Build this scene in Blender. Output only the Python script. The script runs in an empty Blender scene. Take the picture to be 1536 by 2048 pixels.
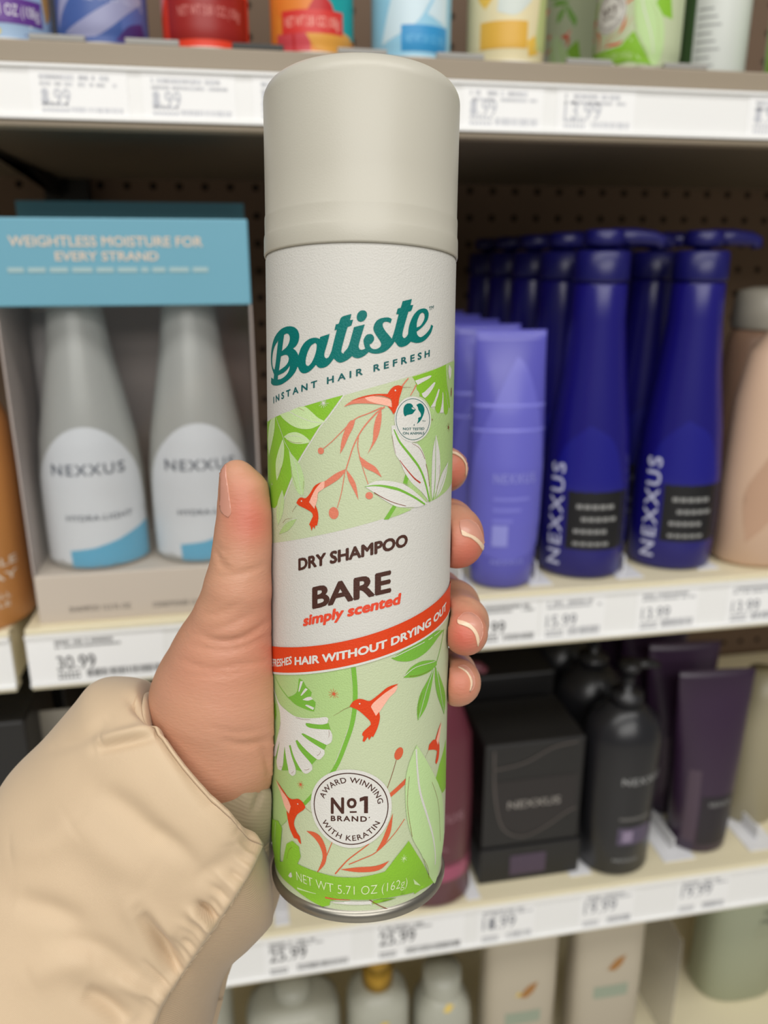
import bpy, bmesh, math, random
import numpy as np
from mathutils import Vector, Matrix, geometry
from mathutils.bvhtree import BVHTree

# ------------------------------------------------------------------ camera, world, lamps, exposure
SC = bpy.context.scene
COL = SC.collection
F = 1600.0                                   # focal length in pixels of the 1536x2048 frame
PITCH = math.atan(507 / 1600.0)
YAW = math.atan(math.hypot(1600, 507) / 9032)
FWD = Vector((math.sin(YAW) * math.cos(PITCH), math.cos(YAW) * math.cos(PITCH), -math.sin(PITCH)))
RT = Vector((math.cos(YAW), -math.sin(YAW), 0))
UP = RT.cross(FWD)
EYE = Vector((0, 0, 1.35))
cam_data = bpy.data.cameras.new('camera')
cam = bpy.data.objects.new('camera', cam_data)
COL.objects.link(cam)
cam.matrix_world = Matrix(((RT.x, UP.x, -FWD.x, EYE.x), (RT.y, UP.y, -FWD.y, EYE.y), (RT.z, UP.z, -FWD.z, EYE.z), (0, 0, 0, 1)))
cam_data.sensor_fit = 'VERTICAL'
cam_data.sensor_height = 36.0
cam_data.lens = 36.0 * F / 2048
cam_data.clip_start = 0.01
cam_data.dof.use_dof = True
cam_data.dof.focus_distance = 0.202
cam_data.dof.aperture_fstop = 11.5
SC.camera = cam
SC.view_settings.view_transform = 'Standard'
SC.view_settings.look = 'None'
SC.view_settings.exposure = -0.2
SC.view_settings.gamma = 1.0
SC.view_settings.use_curve_mapping = False

world = bpy.data.worlds.new('store_air')
SC.world = world
world.use_nodes = True
bg = world.node_tree.nodes['Background']
bg.inputs[0].default_value = (1.0, 0.985, 0.96, 1)
bg.inputs[1].default_value = 0.20


def area(name, loc, target, sx, sy, power, color=(1, 0.98, 0.95)):
    d = bpy.data.lights.new(name, 'AREA')
    d.shape = 'RECTANGLE'
    d.size, d.size_y = sx, sy
    d.energy = power
    d.color = color
    o = bpy.data.objects.new(name, d)
    COL.objects.link(o)
    o.location = loc
    o.rotation_euler = (Vector(target) - Vector(loc)).to_track_quat('-Z', 'Y').to_euler()
    return o


area('ceiling_lamp_row', (-0.1, -0.45, 2.85), (-0.1, -0.35, 0), 3.2, 0.5, 35)
area('ceiling_lamp_row', (-0.2, -2.3, 2.85), (-0.2, -1.0, 0.6), 3.6, 0.6, 50)
area('ceiling_lamp_row', (-0.2, -4.4, 2.85), (-0.2, -1.0, 1.0), 4.0, 0.7, 62)

# ------------------------------------------------------------------ helpers


def lin(c):
    r = []
    for v in c[:3]:
        v = v / 255.0
        r.append(v / 12.92 if v <= 0.04045 else ((v + 0.055) / 1.055) ** 2.4)
    return (r[0], r[1], r[2], 1.0)


MATS = {}


def mat(name, rgb, rough=0.5, metal=0.0, spec=0.5, var=0.0, vscale=40.0, bump=0.0, bscale=200.0, coat=0.0, sss=0.0):
    if name in MATS:
        return MATS[name]
    m = bpy.data.materials.new(name)
    m.use_nodes = True
    nt = m.node_tree
    b = nt.nodes['Principled BSDF']
    b.inputs['Base Color'].default_value = lin(rgb)
    b.inputs['Roughness'].default_value = rough
    b.inputs['Metallic'].default_value = metal
    b.inputs['Specular IOR Level'].default_value = spec
    b.inputs['Coat Weight'].default_value = coat
    tc = nt.nodes.new('ShaderNodeTexCoord')
    if var > 0:
        n = nt.nodes.new('ShaderNodeTexNoise')
        n.inputs['Scale'].default_value = vscale
        nt.links.new(tc.outputs['Object'], n.inputs['Vector'])
        mx = nt.nodes.new('ShaderNodeMix')
        mx.data_type = 'RGBA'
        c = lin(rgb)
        mx.inputs['A'].default_value = tuple(v * (1 - var) for v in c[:3]) + (1,)
        mx.inputs['B'].default_value = tuple(min(1, v * (1 + var)) for v in c[:3]) + (1,)
        nt.links.new(n.outputs['Fac'], mx.inputs['Factor'])
        nt.links.new(mx.outputs['Result'], b.inputs['Base Color'])
    if bump > 0:
        n2 = nt.nodes.new('ShaderNodeTexNoise')
        n2.inputs['Scale'].default_value = bscale
        n2.inputs['Detail'].default_value = 3
        nt.links.new(tc.outputs['Object'], n2.inputs['Vector'])
        bp = nt.nodes.new('ShaderNodeBump')
        bp.inputs['Strength'].default_value = bump
        bp.inputs['Distance'].default_value = 0.001
        nt.links.new(n2.outputs['Fac'], bp.inputs['Height'])
        nt.links.new(bp.outputs['Normal'], b.inputs['Normal'])
    MATS[name] = m
    return m


def tag(o, label=None, cat=None, group=None, kind=None):
    if label: o['label'] = label
    if cat: o['category'] = cat
    if group: o['group'] = group
    if kind: o['kind'] = kind
    return o


def empty(name, loc=(0, 0, 0)):
    o = bpy.data.objects.new(name, None)
    o.empty_display_size = 0.02
    COL.objects.link(o)
    o.location = loc
    return o


def ray(px, py):
    return FWD + RT * ((px - 768) / F) + UP * ((1024 - py) / F)


def on_y(px, py, Y):
    d = ray(px, py)
    return EYE + d * ((Y - EYE.y) / d.y)


def on_z(px, py, Z):
    d = ray(px, py)
    return EYE + d * ((Z - EYE.z) / d.z)


def at_depth(px, py, dep):
    return EYE + ray(px, py) * dep


def to_px(p):
    v = Vector(p) - EYE
    d = v.dot(FWD)
    return 768 + F * v.dot(RT) / d, 1024 - F * v.dot(UP) / d


class MB:
    """collects faces with material slots and links them as one mesh object"""

    def __init__(self):
        self.v, self.f, self.m, self.sm, self.mats = [], [], [], [], []

    def mi(self, m):
        if m not in self.mats: self.mats.append(m)
        return self.mats.index(m)

    def add(self, verts, faces, m, smooth=False):
        o = len(self.v)
        self.v += [tuple(p) for p in verts]
        k = self.mi(m)
        for f in faces:
            self.f.append(tuple(i + o for i in f))
            self.m.append(k)
            self.sm.append(smooth)
        return self

    def box(self, x0, x1, y0, y1, z0, z1, m, bev=0.0):
        b = min(bev, (x1 - x0) / 2.01, (y1 - y0) / 2.01, (z1 - z0) / 2.01)
        if b <= 0:
            v = [(x, y, z) for z in (z0, z1) for y in (y0, y1) for x in (x0, x1)]
            return self.add(v, [(0, 2, 3, 1), (4, 5, 7, 6), (0, 1, 5, 4), (2, 6, 7, 3), (0, 4, 6, 2), (1, 3, 7, 5)], m)
        bm = bmesh.new()
        bmesh.ops.create_cube(bm, size=1.0)
        for q in bm.verts:
            q.co = Vector(((x0 + x1) / 2 + q.co.x * (x1 - x0), (y0 + y1) / 2 + q.co.y * (y1 - y0), (z0 + z1) / 2 + q.co.z * (z1 - z0)))
        bmesh.ops.bevel(bm, geom=bm.edges[:], offset=b, segments=2, affect='EDGES', profile=0.5)
        bm.verts.index_update()
        self.add([q.co[:] for q in bm.verts], [[q.index for q in f.verts] for f in bm.faces], m, False)
        bm.free()
        return self

    def rings(self, rings, m, cap0=True, cap1=True, smooth=True):
        n = len(rings[0])
        v, f = [], []
        for r in rings: v += [tuple(p) for p in r]
        for k in range(len(rings) - 1):
            for i in range(n):
                j = (i + 1) % n
                f.append((k * n + i, k * n + j, (k + 1) * n + j, (k + 1) * n + i))
        if cap0: f.append(tuple(range(n - 1, -1, -1)))
        if cap1: f.append(tuple((len(rings) - 1) * n + i for i in range(n)))
        return self.add(v, f, m, smooth)

    def loft(self, secs, m, n=40, cap0=True, cap1=True):
        """secs: (z, rx, ry[, cx, cy, power])"""
        R = []
        for s in secs:
            z, rx, ry = s[:3]
            cx, cy = (s[3], s[4]) if len(s) > 4 else (0, 0)
            pw = s[5] if len(s) > 5 else 2.0
            r = []
            for i in range(n):
                t = 2 * math.pi * i / n
                c, sn = math.cos(t), math.sin(t)
                r.append((cx + rx * math.copysign(abs(c) ** (2 / pw), c), cy + ry * math.copysign(abs(sn) ** (2 / pw), sn), z))
            R.append(r)
        return self.rings(R, m, cap0, cap1)

    def tube(self, pts, rad, m, n=12):
        pts = [Vector(p) for p in pts]
        R = []
        for k, p in enumerate(pts):
            t = (pts[min(k + 1, len(pts) - 1)] - pts[max(k - 1, 0)]).normalized()
            a = t.orthogonal().normalized() if abs(t.z) > 0.9 else t.cross(Vector((0, 0, 1))).normalized()
            b = t.cross(a)
            r = rad[k] if isinstance(rad, (list, tuple)) else rad
            R.append([p + a * (r * math.cos(2 * math.pi * i / n)) + b * (r * math.sin(2 * math.pi * i / n)) for i in range(n)])
        return self.rings(R, m)

    def build(self, name, parent=None, loc=None, auto=True):
        me = bpy.data.meshes.new(name)
        me.from_pydata(self.v, [], self.f)
        for m in self.mats: me.materials.append(m)
        me.polygons.foreach_set('material_index', self.m)
        me.polygons.foreach_set('use_smooth', self.sm)
        me.update()
        o = bpy.data.objects.new(name, me)
        COL.objects.link(o)
        if parent: o.parent = parent
        if loc is not None: o.location = loc
        return o


# ---- flat artwork: polygons in (u, s), later wrapped onto a surface
def chaikin(pts, corner=50, it=2, closed=True):
    P = [Vector(p) for p in pts]
    n = len(P)
    keep = []
    for i in range(n):
        if not closed and i in (0, n - 1):
            keep.append(True)
            continue
        a, b = P[i] - P[i - 1], P[(i + 1) % n] - P[i]
        keep.append(a.length < 1e-9 or b.length < 1e-9 or math.degrees(a.angle(b)) > corner)
    # Catmull-Rom between kept corners
    out = []
    last = n if closed else n - 1
    for i in range(last):
        p1, p2 = P[i], P[(i + 1) % n]
        p0 = P[i - 1] if not keep[i] else p1 + (p1 - p2) * 0.3
        p3 = P[(i + 2) % n] if not keep[(i + 1) % n] else p2 + (p2 - p1) * 0.3
        K = 4
        for k in range(K):
            t = k / K
            out.append(0.5 * ((2 * p1) + (p2 - p0) * t + (2 * p0 - 5 * p1 + 4 * p2 - p3) * t * t + (3 * p1 - p0 - 3 * p2 + p3) * t ** 3))
    if not closed: out.append(P[-1])
    return out


def fill2d(contours, grid):
    """triangles inside closed contours (holes allowed), with inner points about every `grid`"""
    V, E = [], []
    for c in contours:
        pts = []
        for i in range(len(c)):
            a, b = Vector(c[i]), Vector(c[(i + 1) % len(c)])
            k = max(1, int((b - a).length / grid))
            for j in range(k): pts.append(a + (b - a) * (j / k))
        o = len(V)
        V += pts
        E += [(o + i, o + (i + 1) % len(pts)) for i in range(len(pts))]
    xs = [p.x for p in V]
    ys = [p.y for p in V]
    x = min(xs) + grid * 0.51
    row = 0
    while x < max(xs):
        y = min(ys) + grid * (0.51 if row % 2 else 0.93)
        while y < max(ys):
            V.append(Vector((x, y)))
            y += grid
        x += grid
        row += 1
    r = geometry.delaunay_2d_cdt(V, E, [], 0, 1e-9)
    vs, fs = r[0], r[2]
    P = np.array([[q.x, q.y] for q in vs])
    T = np.array([list(f) for f in fs])
    cen = P[T].mean(1)
    ins = np.zeros(len(T), bool)
    for c in contours:
        Q = np.array([[q[0], q[1]] for q in c])
        S = np.roll(Q, -1, 0)
        for (xa, ya), (xb, yb) in zip(Q, S):
            if ya == yb: continue
            hit = ((ya > cen[:, 1]) != (yb > cen[:, 1])) & (cen[:, 0] < (xb - xa) * (cen[:, 1] - ya) / (yb - ya) + xa)
            ins ^= hit
    fs = [f for f, k in zip(fs, ins) if k]
    used = sorted({i for f in fs for i in f})
    mp = {i: k for k, i in enumerate(used)}
    return [vs[i] for i in used], [tuple(mp[i] for i in f) for f in fs]


def stroke2d(pts, w0, w1=None, wm=None):
    """outline polygon of a tapered stroke"""
    w1 = w0 if w1 is None else w1
    P = [Vector(p) for p in pts]
    L, R = [], []
    n = len(P)
    for i, p in enumerate(P):
        t = (P[min(i + 1, n - 1)] - P[max(i - 1, 0)]).normalized()
        nn = Vector((-t.y, t.x))
        k = i / (n - 1)
        w = w0 + (w1 - w0) * k if wm is None else (w0 + (wm - w0) * k * 2 if k < 0.5 else wm + (w1 - wm) * (k * 2 - 1))
        L.append(p + nn * w / 2)
        R.append(p - nn * w / 2)
    return L + R[::-1]


TXT = {}


def embolden(v, f, o):
    """union of shifted copies of flat glyph triangles, glyph by glyph"""
    par = list(range(len(v)))

    def find(i):
        while par[i] != i:
            par[i] = par[par[i]]
            i = par[i]
        return i
    for t in f:
        for i in t[1:]: par[find(i)] = find(t[0])
    isl = {}
    for t in f: isl.setdefault(find(t[0]), []).append(t)
    V, Fq = [], []
    for ts in isl.values():
        ids = sorted({i for t in ts for i in t})
        mp = {i: k for k, i in enumerate(ids)}
        vv, ff = [], []
        for k in range(7):
            a = 2 * math.pi * k / 6
            d = Vector((0, 0)) if k == 6 else Vector((math.cos(a), math.sin(a))) * o
            q = len(vv)
            vv += [v[i] + d for i in ids]
            ff += [[mp[i] + q for i in t] for t in ts]
        r = geometry.delaunay_2d_cdt(vv, [], ff, 1, 1e-5)
        q = len(V)
        V += list(r[0])
        for t, src in zip(r[2], r[5]):
            if not src: continue
            t = tuple(t)
            for j in range(1, len(t) - 1): Fq.append((t[0] + q, t[j] + q, t[j + 1] + q))
    return V, Fq




def text2d(s, offset=0.0, shear=0.0, space=1.0, edge=0.35):
    """glyph triangles of a line of text at size 1, x from 0, y from baseline; long edges split"""
    key = (s, offset, shear, space, edge)
    if key in TXT: return TXT[key]
    cu = bpy.data.curves.new('lettering', 'FONT')
    cu.body = s
    cu.size = 1.0
    cu.offset = min(offset, 0.0)
    cu.shear = shear
    cu.space_character = space
    cu.resolution_u = 3
    ob = bpy.data.objects.new('lettering', cu)
    COL.objects.link(ob)
    bpy.context.view_layer.update()
    me = bpy.data.meshes.new_from_object(ob.evaluated_get(bpy.context.evaluated_depsgraph_get()))
    bm = bmesh.new()
    bm.from_mesh(me)
    for _ in range(4):
        bmesh.ops.triangulate(bm, faces=bm.faces[:])
        e = [q for q in bm.edges if q.calc_length() > edge]
        if not e: break
        bmesh.ops.subdivide_edges(bm, edges=e, cuts=1)
    bmesh.ops.triangulate(bm, faces=bm.faces[:])
    bm.verts.index_update()
    v = [Vector((q.co.x, q.co.y)) for q in bm.verts]
    f = [tuple(q.index for q in fc.verts) for fc in bm.faces]
    bm.free()
    bpy.data.objects.remove(ob)
    bpy.data.meshes.remove(me)
    bpy.data.curves.remove(cu)
    if v:
        x0 = min(q.x for q in v)
        v = [Vector((q.x - x0, q.y)) for q in v]
    if offset > 0 and v:
        v, f = embolden(v, f, offset)
    TXT[key] = (v, f)
    return TXT[key]


def text_flat(mb, s, org, ux, uy, width, height, m, offset=0.0, shear=0.0, space=1.0):
    """text on a plane: org = start of the baseline, ux/uy unit vectors, fitted to width x cap height"""
    v, f = text2d(s, offset, shear, space, edge=9)
    if not v: return
    w = max(q.x for q in v)
    h = 0.727
    org, ux, uy = Vector(org), Vector(ux), Vector(uy)
    kx = width / w if width else height / h
    mb.add([org + ux * (q.x * kx) + uy * (q.y * height / h) for q in v], f, m)

# ------------------------------------------------------------------ setting: pegboard, posts, shelves
YF = 0.511                                    # face of the price strips
PEG = mat('pegboard_brown', (108, 86, 66), 0.7, var=0.08, vscale=9)
BLACKM = mat('black_backing', (14, 12, 11), 0.9)
LIP = mat('shelf_beige', (150, 137, 118), 0.45, var=0.04, vscale=12)
CREAM = mat('shelf_cream', (226, 216, 184), 0.4, var=0.03, vscale=14)
STRIP = mat('price_strip_white', (238, 238, 236), 0.35, var=0.015, vscale=20)
PAPER = mat('tag_paper', (243, 243, 242), 0.5, var=0.01, vscale=60)
INK = mat('tag_ink', (66, 66, 70), 0.6)
INKP = mat('tag_ink_pale', (142, 144, 150), 0.6)
INKF = mat('tag_ink_overexposed', (196, 198, 204), 0.6)  # ink paled to stand in for overexposure and blur on the upper strip
UNDER = mat('shelf_taupe', (104, 94, 80), 0.5, var=0.05, vscale=12)
DARKMET = mat('dark_metal', (38, 36, 33), 0.55, metal=0.3)

YB = 0.90
hx, hz, hr = 0.0256, 0.0275, 0.0036
x0p = on_y(942, 327, YB).x - hx / 2
z0p = on_y(942, 327, YB).z - hz / 2
V, Fc = [], []
dirs = [(math.cos(math.radians(22.5 + 45 * k)), math.sin(math.radians(22.5 + 45 * k))) for k in range(8)]
for i in range(-56, 60):
    for j in range(-42, 14):
        a, b = x0p + i * hx, z0p + j * hz
        cx, cz = a + hx / 2, b + hz / 2
        o = len(V)
        V += [(cx + hr * c, YB, cz + hr * s) for c, s in dirs]
        sq = [(a + hx, b + hz / 2 + hz * .2), (cx + hx * .2, b + hz), (cx - hx * .2, b + hz), (a, cz + hz * .2), (a, cz - hz * .2), (cx - hx * .2, b), (cx + hx * .2, b), (a + hx, cz - hz * .2)]
        V += [(p, YB, q) for p, q in sq]
        Fc += [(o + k, o + (k + 1) % 8, o + 8 + (k + 1) % 8, o + 8 + k) for k in range(8)]
        V += [(a + hx, YB, b + hz), (a, YB, b + hz), (a, YB, b), (a + hx, YB, b)]
        Fc += [(o + 8, o + 16, o + 9), (o + 10, o + 17, o + 11), (o + 12, o + 18, o + 13), (o + 14, o + 19, o + 15)]
wb = MB().add(V, Fc, PEG)
wb.box(x0p - 56 * hx, x0p + 60 * hx, YB + 0.004, YB + 0.02, z0p - 42 * hz, z0p + 14 * hz, BLACKM)  # black box added behind the holes to block light leaking through
tag(wb.build('wall_back'), kind='structure')

flo = MB().box(-3.0, 3.4, -4.0, 0.93, -0.05, 0.0, mat('vinyl_floor', (216, 212, 202), 0.3, var=0.04, vscale=3))
tag(flo.build('floor'), kind='structure')
XL, XR = -1.1, 1.7
xgap = on_y(36, 1300, YF).x
post = MB().box(xgap - 0.02, xgap + 0.02, 0.872, 0.8985, 0.4, 1.75, DARKMET)
for k in range(48):
    post.box(xgap - 0.003, xgap + 0.003, 0.871, 0.8725, 0.42 + k * 0.0275, 0.434 + k * 0.0275, BLACKM)
tag(post.build('upright_post'), 'dark slotted metal post against the pegboard at the shelf joint', 'shelf post')


def shelf(x0, x1, ztop, zs1, zs0, zbot, label, deckm, lipm, group=None):
    r = tag(empty('shelf', ((x0 + x1) / 2, YF + 0.19, zbot)), label, 'shelf', group)
    O = Vector(r.location)

    def L(mb):
        mb.v = [tuple(Vector(p) - O) for p in mb.v]
        return mb
    d = MB().box(x0, x1, YF + 0.0035, YB - 0.028, zbot + 0.004, ztop, deckm, 0.0015)
    d.box(x0, x1, YF + 0.0015, YF + 0.012, zs1 + 0.0006, ztop + 0.0003, lipm, 0.001)
    d.box(x0, x1, YF + 0.0005, YF + 0.014, zbot, zs0 - 0.0012, lipm, 0.001)
    L(d).build('deck', r)
    s = MB().box(x0, x1, YF + 0.0008, YF + 0.0034, zs0, zs1, STRIP)
    s.box(x0, x1, YF - 0.0012, YF + 0.0034, zs1 - 0.0012, zs1 + 0.0004, STRIP)
    s.box(x0, x1, YF - 0.0012, YF + 0.0034, zs0 - 0.0008, zs0 + 0.0012, STRIP)
    L(s).build('price_rail', r)
    return r


xg0, xg1 = on_y(21, 1300, YF).x, on_y(52, 1300, YF).x
ZU, ZM, ZL = 1.4620, 1.1168, 0.8385
SHU = shelf(XL, XR, ZU, 1.4501, 1.4240, 1.4195, 'upper shelf of spray cans with white price strip behind the ivory cap', UNDER, LIP)
SHM = shelf(xg1, XR, ZM, 1.1128, 1.0770, 1.0730, 'cream middle shelf holding the teal gift box and blue pump bottles', CREAM, CREAM)
SHM2 = shelf(XL, xg0, ZM, 1.1128, 1.0770, 1.0730, 'end of neighbouring shelf under the orange bottle, left of the dark gap', CREAM, CREAM)
SHL = shelf(xg1, XR, ZL, 0.8340, 0.7958, 0.7918, 'cream lower shelf holding the maroon, black and purple bottles', CREAM, CREAM)
SHL2 = shelf(XL, xg0, ZL, 0.8340, 0.7958, 0.7918, 'end of neighbouring lower shelf with black cartons, behind the coat sleeve', CREAM, CREAM)
ZB = 0.60
SHB = shelf(XL, XR, ZB, ZB - .005, ZB - .04, ZB - .045, 'bottom shelf carrying the white bottles and cream tubes', CREAM, LIP)

bx = on_y(130, 400, YB)
fy = EYE.y + ray(0, 275).y * (bx.x - EYE.x) / ray(0, 275).x
fp = on_y(0, 275, fy)
br = MB()
for xx in (bx.x - 0.002, bx.x + 0.002):
    pass
pf = [(bx.x, YB - .03, 1.4215), (bx.x, YB - .03, bx.z), (bx.x, fy - .0, fp.z), (bx.x, fy - 0.05, 1.4215)]
br.add([(x - .002, y, z) for x, y, z in pf] + [(x + .002, y, z) for x, y, z in pf], [(0, 1, 2, 3), (7, 6, 5, 4), (0, 4, 5, 1), (1, 5, 6, 2), (2, 6, 7, 3), (3, 7, 4, 0)], DARKMET)
br.v = [tuple(Vector(p) - SHU.location) for p in br.v]
br.build('bracket', SHU)


def price_tag(px, py, price, cap_px, z0, z1, label, ink=INK, bars=True, small=2, left_mm=5, right_mm=46, head=None):
    """paper tag in the strip; px, py = start of the price's baseline"""
    p = on_y(px, py, YF)
    dep = (p - EYE).dot(FWD)
    cap = cap_px * dep / F * 1.03
    mb = MB()
    mb.box(-left_mm / 1000, right_mm / 1000, 0, 0.0004, z0 + .0014 - p.z, z1 - .0014 - p.z, PAPER)
    X, Z = Vector((1, 0, 0)), Vector((0, 0, 1))
    y = -0.00015
    text_flat(mb, price, (0, y, 0), X, Z, cap * (2.3 if len(price) > 4 else 1.8), cap, ink, offset=0.006)
    rnd = random.Random(len(label) * 7 + int(px))
    top = z1 - p.z - 0.0045
    rows = [(min(0.036, right_mm / 1000 - .008), 0.0026), (min(0.042, right_mm / 1000 - .004), 0.0018)][:small]
    zz = top
    for ln, hh in rows:
        xx = 0.0
        while xx < ln:
            a = rnd.uniform(.0009, .0019)
            if rnd.random() > .16:
                for q in (0, 1):
                    mb.box(xx + q * a * .55, xx + q * a * .55 + a * .33, y, y + .0001, zz - hh, zz, ink)
                if rnd.random() > .4: mb.box(xx, xx + a * .88, y, y + .0001, zz - hh * .6, zz - hh * .4, ink)
            xx += a * 1.25
        zz -= hh + 0.0012
    if bars:
        xx = cap * 2.2 * 0.78
        zb0 = z0 - p.z + 0.003
        zb1 = min(zb0 + 0.0062, -0.001)
        while xx < right_mm / 1000 - 0.003:
            a = rnd.choice((.0003, .0005, .0009))
            mb.box(xx, xx + a, y, y + .0001, zb0, zb1, ink)
            xx += a + rnd.choice((.0004, .0006, .0009))
        for k in range(2):
            for q in range(6):
                mb.box(q * .0024, q * .0024 + .0017, y, y + .0001, zb0 + k * .003, zb0 + k * .003 + .0016, ink)
    o = mb.build('price_tag')
    o.location = (p.x, YF + 0.0003, p.z)
    return tag(o, label, 'price tag', 'price tags in the shelf strips')


U0, U1 = 1.4240, 1.4501
price_tag(84, 208, '8.99', 30, U0, U1, 'faint price tag in the upper strip nearest the left end, below the blue cans', INKF)
price_tag(306, 214, '8.99', 30, U0, U1, 'faint price tag in the upper strip below the red spray can', INKF)
price_tag(524, 218, '8.99', 32, U0, U1, 'price tag in the upper strip half hidden by the left edge of the beige cap', INKF)
price_tag(940, 230, '8.99', 30, U0, U1, 'faint price tag in the upper strip just right of the beige cap', INKF)
price_tag(1128, 238, '13.99', 33, U0, U1, 'faint wide price tag in the upper strip below the green spray can', INKF)
price_tag(1508, 246, '8.99', 31, U0, U1, 'faint price tag in the upper strip at its far right end', INKF, right_mm=40)
M0, M1 = 1.0770, 1.1128
price_tag(116, 1341, '30.99', 31, M0, M1, 'price tag reading 30.99 under the teal gift box', INK, left_mm=18, right_mm=70)
price_tag(960, 1271, '9.99', 28, M0, M1, 'price tag ending in .99 beside the ring fingertip, under the periwinkle tube', INK, right_mm=44)
price_tag(1092, 1256, '15.99', 27, M0, M1, 'price tag under the left one of the two front blue pump bottles', INKP)
price_tag(1282, 1240, '13.99', 26, M0, M1, 'price tag under the right one of the two front blue pump bottles', INKP)
price_tag(1462, 1226, '13.99', 26, M0, M1, 'price tag under the tan bottles at the right end', INKP)
L0, L1 = 0.7958, 0.8340
price_tag(540, 1926, '25.99', 31, L0, L1, 'price tag reading 25.99 beside the coat hem', INK, right_mm=66)
price_tag(759, 1893, '25.99', 31, L0, L1, 'price tag reading 25.99 directly below the held can', INK, right_mm=72)
price_tag(965, 1862, '18.99', 29, L0, L1, 'blurred price tag under the black box on the lower strip', INKP)
price_tag(1168, 1830, '19.99', 29, L0, L1, 'blurred price tag under the black pump bottle on the lower strip', INKP)
price_tag(1362, 1797, '19.99', 28, L0, L1, 'blurred price tag under the dark purple tube on the lower strip', INKP)

# ------------------------------------------------------------------ the held can
R0 = 0.025
HB = 0.1733                                   # height of the cap seam
PA, PB_ = 0.13945, 0.00873
uc = Vector((math.sin(PB_), math.cos(PB_) * math.cos(PA), -math.sin(PA) * math.cos(PB_)))
cc = Vector((-0.00601, 0.06664, 0.21102)) - uc * HB


def cw(v): return RT * v.x + UP * v.y + FWD * v.z


AX = cw(uc).normalized()
EX = (RT - AX * RT.dot(AX)).normalized()
EY = AX.cross(EX)
CB = EYE + cw(cc)
CANM = Matrix(((EX.x, EY.x, AX.x, CB.x), (EX.y, EY.y, AX.y, CB.y), (EX.z, EY.z, AX.z, CB.z), (0, 0, 0, 1)))
CANI = CANM.inverted()


def lab(px, py):
    """pixel of the photograph -> (u, s) on the can's label"""
    o = CANI @ EYE
    d = CANI.to_3x3() @ ray(px, py)
    a = d.x * d.x + d.y * d.y
    b = o.x * d.x + o.y * d.y
    c = o.x * o.x + o.y * o.y - R0 * R0
    q = b * b - a * c
    t = (-b - math.sqrt(q)) / a if q > 0 else -b / a
    p = o + d * t
    return Vector((math.atan2(p.x, -p.y) * R0, p.z))


def Z(ox, oy, k): return lambda *P: [lab(ox + x * k, oy + y * k) for x, y in P]


def Zp(ox, oy, k): return lambda *P: [(ox + x * k, oy + y * k) for x, y in P]


Z1 = Z(500, 560, .28646)
Z2 = Z(500, 1040, .28646)
Z3 = Z(500, 1300, .28646)
ZA = Z(530, 630, .1172)
ZBb = Z(690, 590, .1237)
ZC = Z(780, 720, .09115)
ZD = Z(530, 780, .1465)
ZE = Z(700, 860, .1432)
ZF = Z(530, 1330, .1237)
ZG = Z(690, 1330, .1432)
ZH = Z(530, 1660, .2409)

PROF = [(0.0034, 0.0243), (0.0050, 0.0242), (0.0075, 0.02435), (0.0105, 0.0248), (0.0130, 0.02497), (0.016, R0), (0.1722, R0), (0.1729, 0.0249)]


def rad_at(s, prof=PROF): return float(np.interp(s, [p[0] for p in prof], [p[1] for p in prof]))


KB = dict(rough=0.45, bump=0.2, bscale=2400, spec=0.22)
CW = mat('can_white', (205, 203, 196), **KB)
CAPM = mat('cap_ivory', (190, 186, 172), 0.38, bump=0.05, bscale=2500)
CPALE = mat('print_pale_green', (190, 200, 164), **KB)
CMID = mat('print_mid_green', (170, 198, 131), **KB)
CBRI = mat('print_bright_green', (134, 186, 52), **KB)
CGRN = mat('print_leaf_green', (118, 176, 62), **KB)
CLEAF = mat('print_leaf_pale', (198, 221, 163), **KB)
CLEA2 = mat('print_leaf_dim', (186, 214, 152), **KB)
CPW = mat('print_white', (214, 212, 205), **KB)
CCOR = mat('print_coral', (214, 124, 98), **KB)
CTER = mat('print_terracotta', (208, 96, 62), **KB)
CORG = mat('print_orange', (214, 66, 26), **KB)
CPNK = mat('print_pink', (240, 178, 156), **KB)
CTEAL = mat('print_teal', (0, 108, 102), **KB)
CDTE = mat('print_dark_teal', (22, 92, 92), **KB)
CBRN = mat('print_brown', (72, 44, 36), **KB)
CLIN = mat('print_line_brown', (128, 66, 44), **KB)
STEEL = mat('can_steel', (150, 146, 136), 0.33, metal=0.9, var=0.1, vscale=300)


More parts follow.
